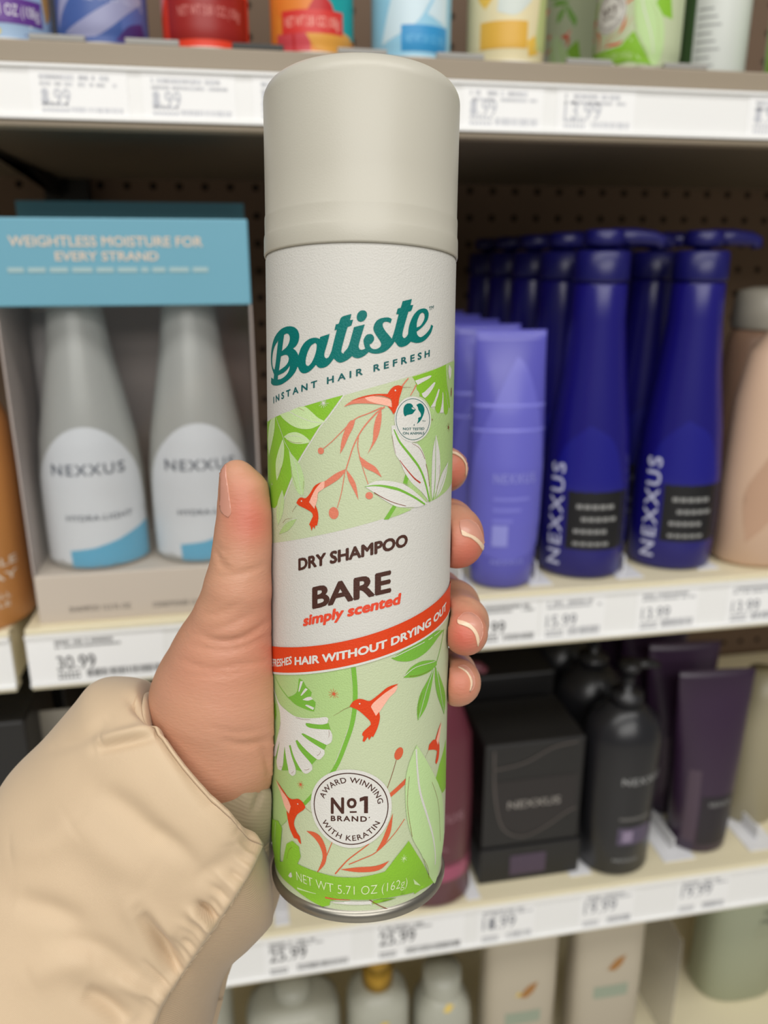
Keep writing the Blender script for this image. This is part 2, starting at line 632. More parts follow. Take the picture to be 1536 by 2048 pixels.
class Art:
    def __init__(self, mb, R, prof):
        self.mb, self.R, self.prof = mb, R, prof

    def wrap(self, p, layer):
        t = p[0] / R0
        r = rad_at(p[1], self.prof) * self.R / R0 + layer * 0.00003
        return (r * math.sin(t), -r * math.cos(t), p[1] * self.R / R0)

    def tri(self, v, f, m, layer):
        self.mb.add([self.wrap(p, layer) for p in v], f, m, True)

    def poly(self, cs, m, layer, smooth=True, grid=0.0016):
        if not isinstance(cs[0], (list, tuple)) or not isinstance(cs[0][0], (list, tuple, Vector)): cs = [cs]
        cs = [chaikin(c) if smooth else c for c in cs]
        v, f = fill2d(cs, grid)
        self.tri(v, f, m, layer)

    def line(self, pts, m, layer, w0, w1=None, wm=None):
        """w in millimetres"""
        q = chaikin(pts, 400, closed=False)
        o = stroke2d(q, w0 / 1000, None if w1 is None else w1 / 1000, None if wm is None else wm / 1000)
        n = len(q)
        f = [(i, i + 1, 2 * n - 2 - i, 2 * n - 1 - i) for i in range(n - 1)]
        self.tri(o, f, m, layer)

    def dot(self, c, rx, ry, m, layer, rot=0.0):
        P = []
        for k in range(24):
            t = 2 * math.pi * k / 24
            x, y = rx * math.cos(t), ry * math.sin(t)
            P.append(Vector((c[0] + x * math.cos(rot) - y * math.sin(rot), c[1] + x * math.sin(rot) + y * math.cos(rot))))
        self.poly(P, m, layer, smooth=False)

    def zone(self, lo, hi, m, layer, u0=-math.pi * R0, u1=math.pi * R0):
        n = 160
        us = [u0 + (u1 - u0) * k / n for k in range(n + 1)]
        L = [Vector((u, lo(u))) for u in us] + [Vector((u, hi(u))) for u in us]
        V, Fq = [], []
        K = 6
        for u in us:
            a, b = lo(u), hi(u)
            V += [Vector((u, a + (b - a) * k / K)) for k in range(K + 1)]
        for i in range(n):
            for k in range(K):
                o = i * (K + 1) + k
                Fq.append((o, o + K + 1, o + K + 2, o + 1))
        self.tri(V, Fq, m, layer)

    def text(self, s, base, h, m, layer, offset=0.0, shear=0.0, space=1.0, deg=2, edge=0.35):
        """base: label points along the baseline, first and last are the text's ends; h = cap height (m)"""
        v, f = text2d(s, offset, shear, space, edge)
        w = max(q.x for q in v)
        us, ss = [p[0] for p in base], [p[1] for p in base]
        pf = np.polyfit(us, ss, min(deg, len(base) - 1))
        out = []
        for q in v:
            u = us[0] + (us[-1] - us[0]) * q.x / w
            out.append(Vector((u, float(np.polyval(pf, u)) + q.y * h / 0.727)))
        self.tri(out, f, m, layer)

    def ring_text(self, s, c, r, a0, a1, h, m, layer, offset=0.0, inside=False):
        v, f = text2d(s, offset, 0, 1.12)
        w = max(q.x for q in v)
        out = []
        for q in v:
            a = a0 + (a1 - a0) * q.x / w
            rr = r + (-1 if inside else 1) * q.y * h / 0.727
            out.append(Vector((c[0] + rr * math.cos(a), c[1] + rr * math.sin(a))))
        self.tri(out, f, m, layer)

    def star(self, c, r, m, layer, n=10, w=0.25, dot=True):
        rnd = random.Random(int(c[0] * 1e6) + 3)
        for k in range(n):
            a = 2 * math.pi * k / n + rnd.uniform(-.1, .1)
            rr = r * rnd.uniform(.7, 1.1)
            self.line([c, (c[0] + rr * math.cos(a) * .5, c[1] + rr * math.sin(a) * .5), (c[0] + rr * math.cos(a), c[1] + rr * math.sin(a))], m, layer, w, w * .6)
        if dot: self.dot(c, r * .28, r * .28, m, layer)


def edge_fn(pts, deg=3):
    us, ss = [p[0] for p in pts], [p[1] for p in pts]
    pf = np.polyfit(us, ss, deg)
    um = 1.45 * R0
    a, b = float(np.polyval(pf, -um)), float(np.polyval(pf, um))

    def fn(u):
        if abs(u) <= um: return float(np.polyval(pf, u))
        w = (u - um) if u > 0 else (u + 2 * math.pi * R0 - um)
        k = w / (2 * math.pi * R0 - 2 * um)
        return b + (a - b) * k
    return fn


def main_label(A):
    mb = A.mb
    # white body under everything
    A.zone(lambda u: 0.0034, lambda u: 0.0135, CPALE, 0)
    A.zone(lambda u: 0.0135, lambda u: 0.172, CW, 0)
    # ---- upper pattern zone
    up = edge_fn(Z1((125, 985), (205, 945), (400, 880), (650, 803), (1130, 675), (1300, 612), (1400, 567), (1425, 552)), 3)
    lo = edge_fn(Z1((150, 1838), (205, 1830), (440, 1785), (935, 1672), (1120, 1605), (1210, 1565), (1330, 1480), (1402, 1430)), 3)
    A.zone(lo, up, CPALE, 1)
    A.poly(ZC((880, 1040), (1090, 1170), (1260, 1170), (1300, 880), (1225, 300), (1215, 98), (1320, 50), (1420, 20), (1520, 0), (1560, 400), (1480, 2600)) + ZE((1520, 720), (1400, 770), (1300, 890), (1200, 960), (1120, 1000), (1110, 760), (1060, 450), (1010, 280), (930, 165)), CMID, 2, smooth=False)
    lft = [Vector((p.x - 0.008, p.y)) for p in ZD((50, 435), (100, 1595))]
    A.poly([lft[0]] + ZD((50, 432), (200, 345), (560, 215), (1065, 70), (870, 340), (740, 500), (620, 690), (450, 970), (360, 1200), (265, 1450), (140, 1610), (60, 1600)) + [lft[1]], CBRI, 2, smooth=False)
    A.line(ZD((1078, 72), (885, 345), (755, 505), (635, 695), (470, 970), (378, 1200), (280, 1450), (262, 1490)), CPW, 2.5, .28, .28)
    # leaves on the left
    A.poly(ZD((205, 335), (330, 292), (450, 238), (550, 230), (640, 300), (730, 380), (830, 430), (720, 490), (620, 530), (500, 530), (400, 500), (320, 450), (250, 390)), CLEAF, 3)
    A.poly(ZD((265, 635), (330, 590), (420, 575), (500, 600), (560, 640), (615, 690), (605, 720), (520, 735), (420, 735), (330, 700)), CLEAF, 3)
    A.poly(ZD((245, 670), (190, 820), (152, 980), (152, 1130), (165, 1240), (210, 1120), (255, 950), (265, 760)), CLEAF, 3)
    A.poly(ZD((330, 830), (440, 960), (500, 1080), (540, 1250), (525, 1430), (470, 1420), (410, 1320), (370, 1180), (352, 1000)), CLEA2, 3)
    A.poly(ZD((85, 410), (142, 372), (130, 560), (95, 740), (60, 900), (45, 700), (60, 500)), CLEAF, 3)
    A.poly(ZD((240, 1360), (180, 1520), (160, 1700), (180, 1850), (240, 1700), (265, 1500)), CLEA2, 3)
    A.poly(ZD((440, 1750), (330, 1780), (250, 1850), (190, 1970), (300, 1930), (380, 1850)), CMID, 3)
    for P, w in (((330, 293), (550, 400), (700, 440), (850, 440)), .16), (((265, 645), (330, 628), (420, 625), (520, 650), (615, 692)), .12), (((240, 690), (215, 900), (165, 1230)), .1), (((155, 370), (230, 580), (265, 690), (350, 850), (430, 1050), (480, 1300), (510, 1440)), .13), (((238, 1370), (205, 1600), (180, 1850)), .1), (((440, 1750), (330, 1790), (250, 1860), (190, 1970)), .12), (((110, 390), (85, 600), (62, 860)), .1):
        A.line(ZD(*P), CPW, 4, w, w * .6)
    for P in (((455, 240), (540, 285)), ((310, 682), (400, 717), (510, 718)), ((362, 1040), (375, 1150), (440, 1350)), ((245, 1815), (290, 1765), (365, 1750)), ((530, 1240), (525, 1350)), ((235, 1050), (180, 1170))):
        P = list(P) if len(P) > 2 else [P[0], ((P[0][0] + P[1][0]) / 2, (P[0][1] + P[1][1]) / 2), P[1]]
        A.line(ZD(*P), CLIN, 4, .07, .05)
    A.star(ZD((800, 178))[0], .0013, CPW, 4, 12, .12, False)
    A.star(ZD((100, 1285))[0], .0006, CPW, 4, 4, .12, False)
    # coral branch
    for P, w in ((((940, 885), (880, 930), (800, 1020), (750, 1100), (715, 1180), (690, 1260), (670, 1325)), .36), (((920, 888), (830, 930), (735, 970), (640, 1060), (570, 1130), (510, 1180)), .26), (((757, 1095), (752, 1160), (765, 1230), (790, 1320), (825, 1425)), .24), (((665, 1325), (640, 1480), (610, 1590)), .22), (((1060, 742), (1080, 715), (1105, 685)), .4), (((1160, 730), (1140, 770), (1118, 806)), .3)):
        A.line(Z1(*P), CCOR, 4, w, w * .7)
    for P in (((735, 975), (720, 1030), (690, 1090), (660, 1160), (630, 1215), (640, 1120), (670, 1030), (700, 985)), ((915, 895), (918, 960), (905, 1050), (880, 1120), (820, 1215), (855, 1130), (862, 1040), (880, 960)), ((760, 1225), (820, 1270), (880, 1310), (920, 1378), (870, 1345), (800, 1310), (770, 1265)), ((670, 1320), (710, 1370), (740, 1430), (757, 1535), (725, 1470), (690, 1400)), ((665, 1320), (600, 1350), (530, 1400), (490, 1425), (480, 1475), (560, 1430), (620, 1390), (655, 1350))):
        A.poly(Z1(*P), CCOR, 4)
    A.dot(Z1((496, 1193))[0], .00082, .00082, CCOR, 4)
    A.dot(Z1((585, 1627))[0], .00125, .0015, CCOR, 4)
    A.dot(Z1((832, 1505))[0], .00092, .00088, CCOR, 4)
    # two hummingbirds
    A.poly(Z1((655, 885), (700, 850), (780, 818), (860, 808), (960, 825), (985, 850), (988, 890), (960, 880), (900, 868), (800, 862), (720, 866)), CCOR, 5)
    A.poly(Z1((800, 822), (860, 812), (960, 828), (985, 850), (988, 888), (960, 880), (900, 866), (830, 846)), CPNK, 5.5)
    A.poly(Z1((700, 845), (780, 815), (870, 797), (960, 795), (975, 770), (1000, 745), (1035, 735), (1065, 745), (1055, 780), (1040, 830), (1030, 890), (1000, 938), (985, 910), (960, 880), (990, 888), (985, 840), (960, 820), (900, 806), (830, 813)), CORG, 6)
    A.line(Z1((1062, 748), (1090, 750), (1122, 747)), CLIN, 6, .09, .05)
    A.dot(Z1((1013, 771))[0], .0002, .0002, CPW, 7)
    A.poly(ZD((775, 1258), (815, 1250), (805, 1340), (730, 1400), (720, 1480), (700, 1560), (683, 1622), (605, 1530), (650, 1430), (700, 1340)), CPNK, 5)
    A.poly(ZD((435, 1540), (460, 1490), (500, 1465), (560, 1475), (620, 1410), (680, 1310), (775, 1255), (700, 1340), (650, 1430), (605, 1530), (680, 1625), (690, 1570), (720, 1640), (733, 1740), (715, 1850), (690, 1848), (682, 1895), (662, 1860), (640, 1920), (625, 1860), (608, 1835), (660, 1720), (640, 1670), (560, 1620), (470, 1575)), CORG, 6)
    A.line(ZD((437, 1575), (405, 1620), (375, 1668)), CLIN, 6, .09, .04)
    A.dot(ZD((505, 1515))[0], .0002, .0002, CPW, 7)
    # fan at the right
    A.poly(ZC((485, 370), (1220, 98), (1225, 300), (1250, 560), (1300, 880), (1310, 1040), (1270, 1060), (1255, 1170), (1215, 1200), (1180, 1150), (1160, 1060), (1110, 1090), (1070, 1160), (1030, 1160), (990, 1080), (985, 1000), (880, 1045), (830, 950), (740, 840), (640, 790), (640, 720), (585, 640), (570, 550), (540, 450)), CBRI, 3)
    for P in (((545, 455), (700, 395), (870, 340), (905, 350), (860, 400), (740, 470), (600, 548)), ((690, 735), (760, 690), (870, 580), (960, 490), (990, 500), (940, 610), (840, 760), (760, 835), (715, 800)), ((885, 1030), (960, 900), (1020, 740), (1060, 630), (1080, 650), (1050, 780), (1000, 930), (990, 1020)), ((1085, 1158), (1120, 1000), (1140, 850), (1145, 700), (1160, 740), (1165, 950), (1170, 1155)), ((1290, 95), (1340, 200), (1330, 340), (1300, 440), (1270, 250))):
        A.poly(ZC(*P), CPW, 4)
    A.line(ZC((1215, 680), (1240, 850), (1275, 1085)), CPW, 4, .1, .1)
    A.star(ZC((1275, 1480))[0], .0014, CLIN, 4, 9, .1)
    A.dot(ZC((1335, 705))[0], .0012, .0004, CLIN, 4, 1.5)
    A.star(ZC((920, 1310))[0], .0005, CLIN, 4, 5, .07, False)
    # white leaves
    A.poly(ZE((785, 560), (815, 655), (1000, 880), (1085, 1005), (1040, 990), (900, 860), (740, 740)), CMID, 3, smooth=False)
    A.poly(ZE((770, 622), (815, 657), (795, 755), (738, 738)), CGRN, 4, smooth=False)
    A.poly(ZE((650, 1060), (855, 1112), (700, 1180), (545, 1235)), CMID, 3, smooth=False)
    A.poly(ZE((600, 1048), (652, 1062), (540, 1246), (470, 1250)), CGRN, 4, smooth=False)
    A.poly(ZE((575, -60), (640, -70), (720, 60), (850, 165), (960, 210), (1030, 350), (1060, 480), (1100, 760), (1100, 1000), (1000, 870), (860, 740), (760, 590), (690, 430), (625, 320), (590, 120)), CPW, 5)
    A.poly(ZE((205, 790), (300, 735), (420, 705), (600, 720), (750, 760), (900, 860), (1075, 1025), (950, 1075), (830, 1075), (700, 1080), (600, 1048), (450, 960), (330, 870)), CPW, 5)
    A.poly(ZE((1195, 65), (1225, 200), (1248, 350), (1252, 600), (1210, 810), (1150, 985), (1132, 850), (1135, 600), (1150, 300)), CPW, 5)
    A.poly(ZE((1365, 440), (1335, 640), (1270, 840), (1190, 955), (1225, 770), (1285, 590)), CPW, 5)
    A.line(ZE((610, -10), (640, 60), (700, 180), (850, 370), (970, 540), (1050, 750), (1105, 1000)), CGRN, 6, .25, .5, .62)
    A.line(ZE((205, 790), (330, 775), (450, 780), (600, 810), (700, 840), (880, 930), (1040, 1038)), CGRN, 6, .12, .45, .7)
    A.line(ZE((1190, 110), (1188, 350), (1185, 600), (1175, 800), (1152, 975)), CGRN, 6, .1, .3)
    A.line(ZE((1350, 500), (1300, 690), (1195, 950)), CGRN, 6, .07, .12)
    for P, a, b in (((585, 75), (605, 200), (635, 328)), .08, .06), (((862, 187), (950, 240), (1000, 310), (1040, 405)), .07, .14), (((1055, 475), (1085, 620), (1102, 788)), .16, .14), (((335, 872), (430, 930), (550, 990), (660, 1030), (777, 1060)), .2, .13), (((1240, 490), (1243, 650), (1205, 815)), .06, .1):
        A.line(ZE(*P), CLIN, 6, a, b)
    A.line(ZE((690, 418), (740, 490), (820, 590), (900, 680), (978, 738)), mat('print_red_line', (176, 66, 48), **KB), 6, .12, .42)
    # cruelty free badge
    def ell(c, rx, ry, n=56): return [(c[0] + rx * math.cos(2 * math.pi * k / n), c[1] + ry * math.sin(2 * math.pi * k / n)) for k in range(n)]
    A.poly(ZC(*ell((490, 1300), 398, 500)), CPW, 7, smooth=False)
    A.poly([ZC(*ell((490, 1300), 370, 456)), ZC(*ell((490, 1300), 359, 444))], CDTE, 8, smooth=False)
    A.poly([ZC((285, 1100), (300, 1020), (350, 965), (410, 950), (460, 965), (490, 1000), (492, 1030), (520, 1050), (555, 1085), (530, 1120), (480, 1180), (420, 1195), (360, 1210), (320, 1240), (290, 1180)), ZC((462, 1040), (490, 1042), (515, 1060), (545, 1083), (500, 1085), (465, 1065))], CTEAL, 8)
    A.poly(ZC((565, 985), (640, 950), (700, 980), (740, 1060), (735, 1150), (690, 1270), (640, 1350), (575, 1402), (605, 1330), (605, 1270), (665, 1240), (660, 1170), (610, 1090), (600, 1040)), CTEAL, 8)
    A.text('NOT TESTED', ZC((275, 1535), (500, 1538), (740, 1530)), .00062, CDTE, 8, offset=.02)
    A.text('ON ANIMALS', ZC((272, 1632), (500, 1634), (738, 1624)), .00062, CDTE, 8, offset=.02)
    A.text('TM', ZC((690, 1358), (725, 1357), (760, 1355)), .0004, CDTE, 8)
    A.dot(ZC((517, 1425))[0], .0001, .00025, CDTE, 8)
    # ---- script word and tag line
    A.poly([ZA((112, 1068), (152, 1095), (160, 1015), (130, 930), (110, 830), (107, 700), (120, 560), (150, 430), (200, 330), (270, 250), (350, 205), (430, 193), (490, 203), (540, 235), (575, 290), (587, 370), (570, 460), (530, 530), (480, 570), (525, 605), (558, 655), (578, 700), (600, 800), (575, 900), (557, 880), (520, 970), (450, 1060), (370, 1130), (280, 1185), (190, 1203), (130, 1190), (107, 1160)),
            ZA((330, 335), (375, 315), (412, 335), (428, 390), (415, 470), (370, 550), (290, 618)), ZA((275, 705), (340, 680), (390, 690), (412, 740), (395, 810), (340, 880), (240, 952)),
            ZA((230, 435), (175, 520), (142, 620), (125, 760), (135, 880), (165, 938), (185, 830), (215, 560)), ZA((430, 860), (380, 930), (310, 990), (225, 1028), (220, 1102), (290, 1085), (370, 1020), (415, 940))], CTEAL, 3, grid=.0009)
    A.poly([ZA((575, 700), (590, 640), (620, 560), (680, 470), (760, 410), (840, 388), (900, 395), (937, 408), (945, 375), (1105, 322), (1080, 430), (1040, 570), (1015, 660), (1018, 720), (1050, 742), (1090, 715), (1135, 620), (1200, 700), (1172, 745), (1110, 830), (1040, 885), (960, 905), (910, 890), (872, 848), (800, 930), (730, 980), (660, 995), (610, 970), (580, 920), (560, 850)),
            ZA((860, 475), (885, 500), (880, 590), (850, 700), (800, 810), (745, 870), (710, 860), (695, 810), (705, 720), (740, 610), (790, 520))], CTEAL, 3.2, grid=.0009)
    A.poly(ZA((1310, 35), (1476, -17), (1450, 90), (1505, 78), (1475, 180), (1410, 205), (1370, 340), (1330, 490), (1305, 600), (1310, 645), (1335, 658), (1375, 640), (1440, 550), (1520, 640), (1482, 705), (1400, 770), (1300, 812), (1230, 795), (1172, 745), (1090, 760), (1130, 640), (1170, 480), (1228, 250), (1185, 262), (1210, 160), (1262, 140)), CTEAL, 3.4, grid=.0009)
    A.poly(ZBb((145, 520), (320, 475), (285, 590), (240, 740), (220, 830), (235, 875), (275, 888), (335, 862), (385, 918), (330, 970), (260, 1010), (200, 1022), (150, 1010), (110, 985), (40, 1020), (-20, 930), (50, 845), (100, 690)), CTEAL, 3.6, grid=.0009)
    A.poly(ZBb((290, 248), (335, 262), (356, 310), (345, 365), (305, 415), (250, 433), (205, 412), (190, 360), (205, 300), (245, 258)), CTEAL, 3, grid=.0009)
    A.poly(ZBb((755, 390), (735, 455), (690, 435), (640, 435), (610, 460), (612, 510), (650, 580), (705, 645), (750, 702), (830, 700), (800, 750), (770, 800), (700, 875), (620, 925), (520, 948), (440, 942), (380, 920), (330, 870), (300, 760), (310, 700), (350, 645), (400, 632), (445, 645), (470, 690), (462, 740), (425, 785), (397, 795), (410, 840), (450, 872), (510, 872), (560, 845), (583, 800), (570, 750), (530, 690), (485, 620), (460, 560), (465, 500), (500, 430), (560, 385), (640, 365), (710, 365)), CTEAL, 3, grid=.0009)
    A.poly(ZBb((930, 100), (1078, 65), (1055, 165), (1100, 160), (1070, 250), (1022, 270), (985, 400), (940, 560), (925, 650), (940, 690), (965, 695), (1000, 660), (1050, 580), (1100, 700), (1065, 750), (1000, 810), (920, 840), (860, 825), (800, 750), (745, 730), (775, 650), (810, 530), (865, 310), (825, 310), (850, 220), (900, 205)), CTEAL, 3.2, grid=.0009)
    A.poly([ZBb((1020, 600), (1030, 520), (1060, 420), (1110, 320), (1180, 245), (1260, 217), (1320, 235), (1348, 300), (1335, 390), (1280, 480), (1210, 550), (1155, 590), (1165, 640), (1205, 680), (1250, 670), (1320, 610), (1370, 540), (1388, 480), (1420, 500), (1390, 600), (1330, 690), (1250, 755), (1160, 775), (1100, 765), (1060, 750), (1020, 690)), ZBb((1250, 285), (1280, 305), (1283, 370), (1255, 440), (1210, 500), (1155, 525), (1160, 440), (1190, 350), (1220, 300))], CTEAL, 3.4, grid=.0009)
    A.text('TM', ZBb((1355, 250), (1390, 240), (1430, 222)), .00092, CDTE, 3)
    A.text('INSTANT HAIR REFRESH', Z1((166, 860), (330, 792), (530, 725), (765, 668), (1000, 603), (1253, 532)), .00163, CDTE, 3, offset=.03, space=1.62, deg=3)
    # ---- middle panel
    A.text('DRY SHAMPOO', Z2((343, 349), (600, 295), (850, 240), (1100, 176)), .0030, CBRN, 3, offset=.045, space=1.0)
    A.text('BARE', Z2((443, 615), (700, 560), (985, 497)), .0055, CBRN, 3, offset=.036, space=.98)
    A.text('simply scented', Z2((375, 738), (600, 690), (830, 637), (1055, 580)), .0027, mat('print_red', (222, 74, 48), **KB), 3, offset=.045, shear=.12)
    # ---- orange ribbon
    rt = Z2((138, 876), (250, 887), (400, 882), (560, 863), (760, 820), (960, 755), (1150, 670), (1290, 575), (1350, 510), (1385, 458))
    rb = Z2((140, 1050), (220, 1065), (350, 1062), (560, 1038), (760, 995), (960, 935), (1150, 855), (1280, 770), (1350, 690), (1388, 625))
    ft, fb = edge_fn(rt, 4), edge_fn(rb, 4)
    flo = lambda u: 0.0150 + 0 * u
    A.zone(lambda u: .0135, lambda u: fb(u) - .0004, CPALE, 1)
    A.zone(lambda u: fb(u) - .0006, lambda u: fb(u) + .0002, CPW, 8)
    A.zone(fb, ft, CORG, 9)
    bl = Z2((320, 1008), (400, 1005), (495, 998), (530, 983), (700, 955), (960, 886), (1130, 810), (1260, 728), (1300, 697), (1362, 622))
    A.text('HAIR WITHOUT DRYING OUT', bl, .0021, CPW, 10, offset=.042, deg=4)
    u0 = bl[0].x - .0012
    A.text('REFRESHES', [Vector((u0 - .0128, fb(u0 - .0128) + .0017)), Vector((u0 - .006, fb(u0 - .006) + .0017)), Vector((u0, bl[0].y))], .0021, CPW, 10, offset=.03)
    # ---- lower pattern
    lx = [Vector((-0.045, p)) for p in (.0735, .03)]
    A.poly([Vector((-.047, .066))] + Z3((150, 160), (250, 172), (400, 168), (560, 150), (700, 120), (720, 300), (705, 480), (650, 640), (572, 840), (450, 960), (425, 1030), (375, 1075), (220, 1230), (150, 1310)) + [Vector((-.047, .028))], CMID, 2, smooth=False)
    A.line(Z3((722, 120), (735, 300), (720, 480), (672, 640), (585, 840), (440, 1010), (375, 1078)), CGRN, 3, 1.25, .9)
    A.poly(ZF((365, 520), (430, 500), (490, 465), (530, 400), (550, 230), (570, 220), (620, 260), (665, 340), (700, 375), (760, 440), (740, 520), (820, 600), (815, 670), (795, 750), (720, 735), (600, 690), (500, 640), (430, 580)), CGRN, 3)
    for P in (((545, 430), (560, 340), (575, 260), (620, 260), (590, 350), (560, 430)), ((580, 490), (620, 420), (660, 370), (695, 390), (650, 440), (600, 490)), ((610, 560), (680, 520), (740, 510), (780, 550), (730, 568), (680, 575)), ((650, 650), (680, 640), (740, 660), (800, 690), (780, 725), (700, 680))):
        A.poly(ZF(*P), CPW, 4)
    A.line(ZF((165, 175), (210, 280), (260, 370), (380, 525)), CGRN, 3, .12, .3)
    A.poly(ZF((660, 940), (1030, 940), (1060, 1040), (995, 1300), (960, 1370), (830, 1530), (765, 1600), (600, 1720), (500, 1690), (385, 1700), (285, 1700), (180, 1500), (250, 1220), (400, 1200)), CGRN, 4, smooth=False)
    A.poly(ZF((100, 200), (150, 370), (230, 600), (340, 720), (480, 820), (600, 850), (700, 858), (860, 852), (985, 838), (1030, 870), (1010, 940), (900, 960), (670, 930), (660, 960), (700, 1000), (800, 1025), (1050, 1040), (1090, 1130), (1075, 1240), (1000, 1290), (800, 1190), (630, 1105), (595, 1115), (680, 1190), (960, 1370), (965, 1440), (900, 1520), (830, 1510), (640, 1340), (525, 1205), (500, 1225), (560, 1360), (750, 1590), (768, 1690), (690, 1750), (610, 1720), (480, 1490), (420, 1290), (395, 1300), (440, 1480), (500, 1660), (500, 1760), (450, 1790), (395, 1745), (350, 1500), (325, 1310), (310, 1450), (300, 1600), (270, 1705), (215, 1680), (195, 1550), (230, 1330), (245, 1230), (215, 1330), (180, 1470), (135, 1455), (160, 1350), (200, 1200), (245, 1000), (255, 850), (230, 680), (150, 400)), CPW, 5)
    for P in (((505, 845), (600, 872), (740, 880)), ((645, 1690), (690, 1692), (725, 1670)), ((845, 1462), (890, 1430), (900, 1385)), ((1035, 1050), (1042, 1110), (1035, 1165)), ((435, 1742), (455, 1735), (468, 1712)), ((245, 1635), (260, 1645), (285, 1645)), ((262, 920), (250, 1010), (240, 1100))):
        A.line(ZF(*P), CLIN, 6, .08, .06)
    A.poly(ZF((105, 620), (140, 540), (180, 640), (190, 800), (170, 900), (140, 800)), CBRI, 4)
    A.star(ZF((1115, 465))[0], .0014, CTER, 4, 11, .13)
    A.star(Z3((355, 938))[0], .0012, CTER, 4, 10, .12)

    def bird(Zx, body, wing, beak, eye):
        A.poly(Zx(*wing), CPNK, 5)
        A.poly(Zx(*body), CORG, 6)
        A.line(Zx(*beak), CLIN, 6, .1, .04)
        if eye: A.dot(Zx(eye)[0], .0002, .00018, CPW, 7)
    bird(ZG, ((65, 575), (110, 510), (170, 475), (240, 473), (320, 498), (370, 485), (480, 400), (590, 310), (690, 272), (742, 262), (640, 330), (540, 400), (400, 520), (360, 580), (430, 708), (475, 650), (485, 740), (450, 880), (390, 1005), (370, 990), (335, 1045), (318, 1000), (270, 1068), (245, 1060), (260, 990), (240, 980), (255, 930), (360, 830), (340, 770), (200, 640), (100, 590)), ((690, 280), (735, 290), (700, 370), (620, 450), (530, 580), (480, 650), (430, 708), (360, 580), (400, 520), (540, 400)), ((75, 580), (0, 610), (-80, 660), (-160, 705)), (205, 537))
    bird(ZG, ((1155, 1185), (1170, 1110), (1220, 1050), (1255, 1040), (1290, 920), (1335, 780), (1290, 960), (1268, 1050), (1290, 1120), (1302, 1060), (1312, 1150), (1300, 1290), (1270, 1385), (1255, 1360), (1280, 1200), (1240, 1180)), ((1340, 800), (1315, 1000), (1290, 1115), (1262, 1050), (1290, 940)), ((1160, 1190), (1135, 1240), (1115, 1300)), None)
    bird(Z3, ((185, 898), (230, 970), (270, 1025), (300, 1040), (340, 1038), (370, 1060), (390, 1095), (375, 1115), (330, 1150), (310, 1210), (330, 1270), (350, 1300), (360, 1355), (345, 1340), (335, 1318), (310, 1310), (280, 1240), (262, 1150), (258, 1120), (275, 1142), (288, 1090), (265, 1035), (225, 975)), ((183, 905), (225, 980), (265, 1035), (288, 1090), (275, 1140), (245, 1090), (215, 990)), ((390, 1102), (415, 1122), (442, 1140)), (337, 1073))
    A.line(Z3((260, 1190), (240, 1210), (215, 1230)), CGRN, 5, .1, .06)
    # right leaves
    for P in (((985, 965), (1080, 905), (1200, 835), (1300, 775), (1350, 768), (1310, 820), (1230, 920), (1130, 980), (1040, 985)), ((1070, 1100), (1120, 1030), (1200, 985), (1290, 980), (1302, 1010), (1250, 1060), (1160, 1095))):
        A.poly(Z2(*P), CGRN, 4)
    for P in (((1170, 492), (1165, 410), (1190, 300), (1250, 190), (1285, 110), (1265, 250), (1230, 390)), ((1290, 110), (1330, 200), (1362, 330), (1352, 450), (1310, 330), (1290, 220))):
        A.poly(Z3(*P), CGRN, 4)
    A.line(Z2((1295, 1010), (1325, 900), (1352, 760)), CGRN, 4, .3, .25)
    for zf, P in ((Z2, ((1000, 958), (1150, 885), (1330, 770))), (Z2, ((1075, 1090), (1160, 1025), (1290, 985))), (Z3, ((1280, 125), (1230, 280), (1175, 480))), (Z3, ((1300, 130), (1325, 280), (1350, 430)))):
        A.line(zf(*P), CPW, 5, .2, .14)
    A.line(Z2((1110, 1090), (1180, 1082), (1260, 1045)), CLIN, 5, .08, .08)
    A.line(Z3((1172, 450), (1176, 380), (1200, 300)), CLIN, 5, .07, .07)
    A.poly(Z3((1365, 620), (1320, 800), (1295, 900), (1340, 1000), (1375, 950)), CBRI, 2, smooth=False)
    A.poly(Z3((1160, 660), (1110, 780), (1082, 920), (1090, 1150), (1130, 1310), (1190, 1420), (1250, 1560), (1300, 1640), (1335, 1500), (1345, 1300), (1340, 1050), (1260, 830)), CLEA2, 9)
    A.line(Z3((1156, 690), (1165, 850), (1185, 1000), (1230, 1150), (1275, 1320), (1295, 1500)), CPW, 10, .5, .5, .7)
    for P in (((1108, 880), (1095, 1080), (1128, 1300)), ((1265, 920), (1310, 1080), (1322, 1332)), ((1207, 1455), (1245, 1530), (1260, 1600))):
        A.line(Z3(*P), CLIN, 10, .1, .13)
    # berry, branches
    A.dot(Z3((1038, 722))[0], .0012, .0017, CTER, 4, -.35)
    A.line(Z3((1020, 768), (990, 870), (958, 962)), CLIN, 4, .16, .16)
    A.poly(Z3((980, 1028), (973, 1000), (1087, 893), (1080, 938)), CTER, 4, smooth=False)
    for P, w in (((595, 1562), (640, 1510), (700, 1450), (830, 1352)), .34), (((690, 1495), (780, 1458), (880, 1410), (1000, 1290), (1078, 1178)), .26), (((470, 1552), (520, 1470), (575, 1338)), .26):
        A.line(Z3(*P), CTER, 4, w, w * .8)
    for P in (((880, 1402), (920, 1330), (960, 1230), (997, 1138), (980, 1270), (930, 1370)), ((630, 1530), (750, 1515), (880, 1505), (972, 1470), (900, 1535), (760, 1550)), ((395, 1262), (450, 1270), (500, 1310), (535, 1400), (525, 1490), (470, 1552), (508, 1450), (490, 1370), (450, 1310))):
        A.poly(Z3(*P), CTER, 4)
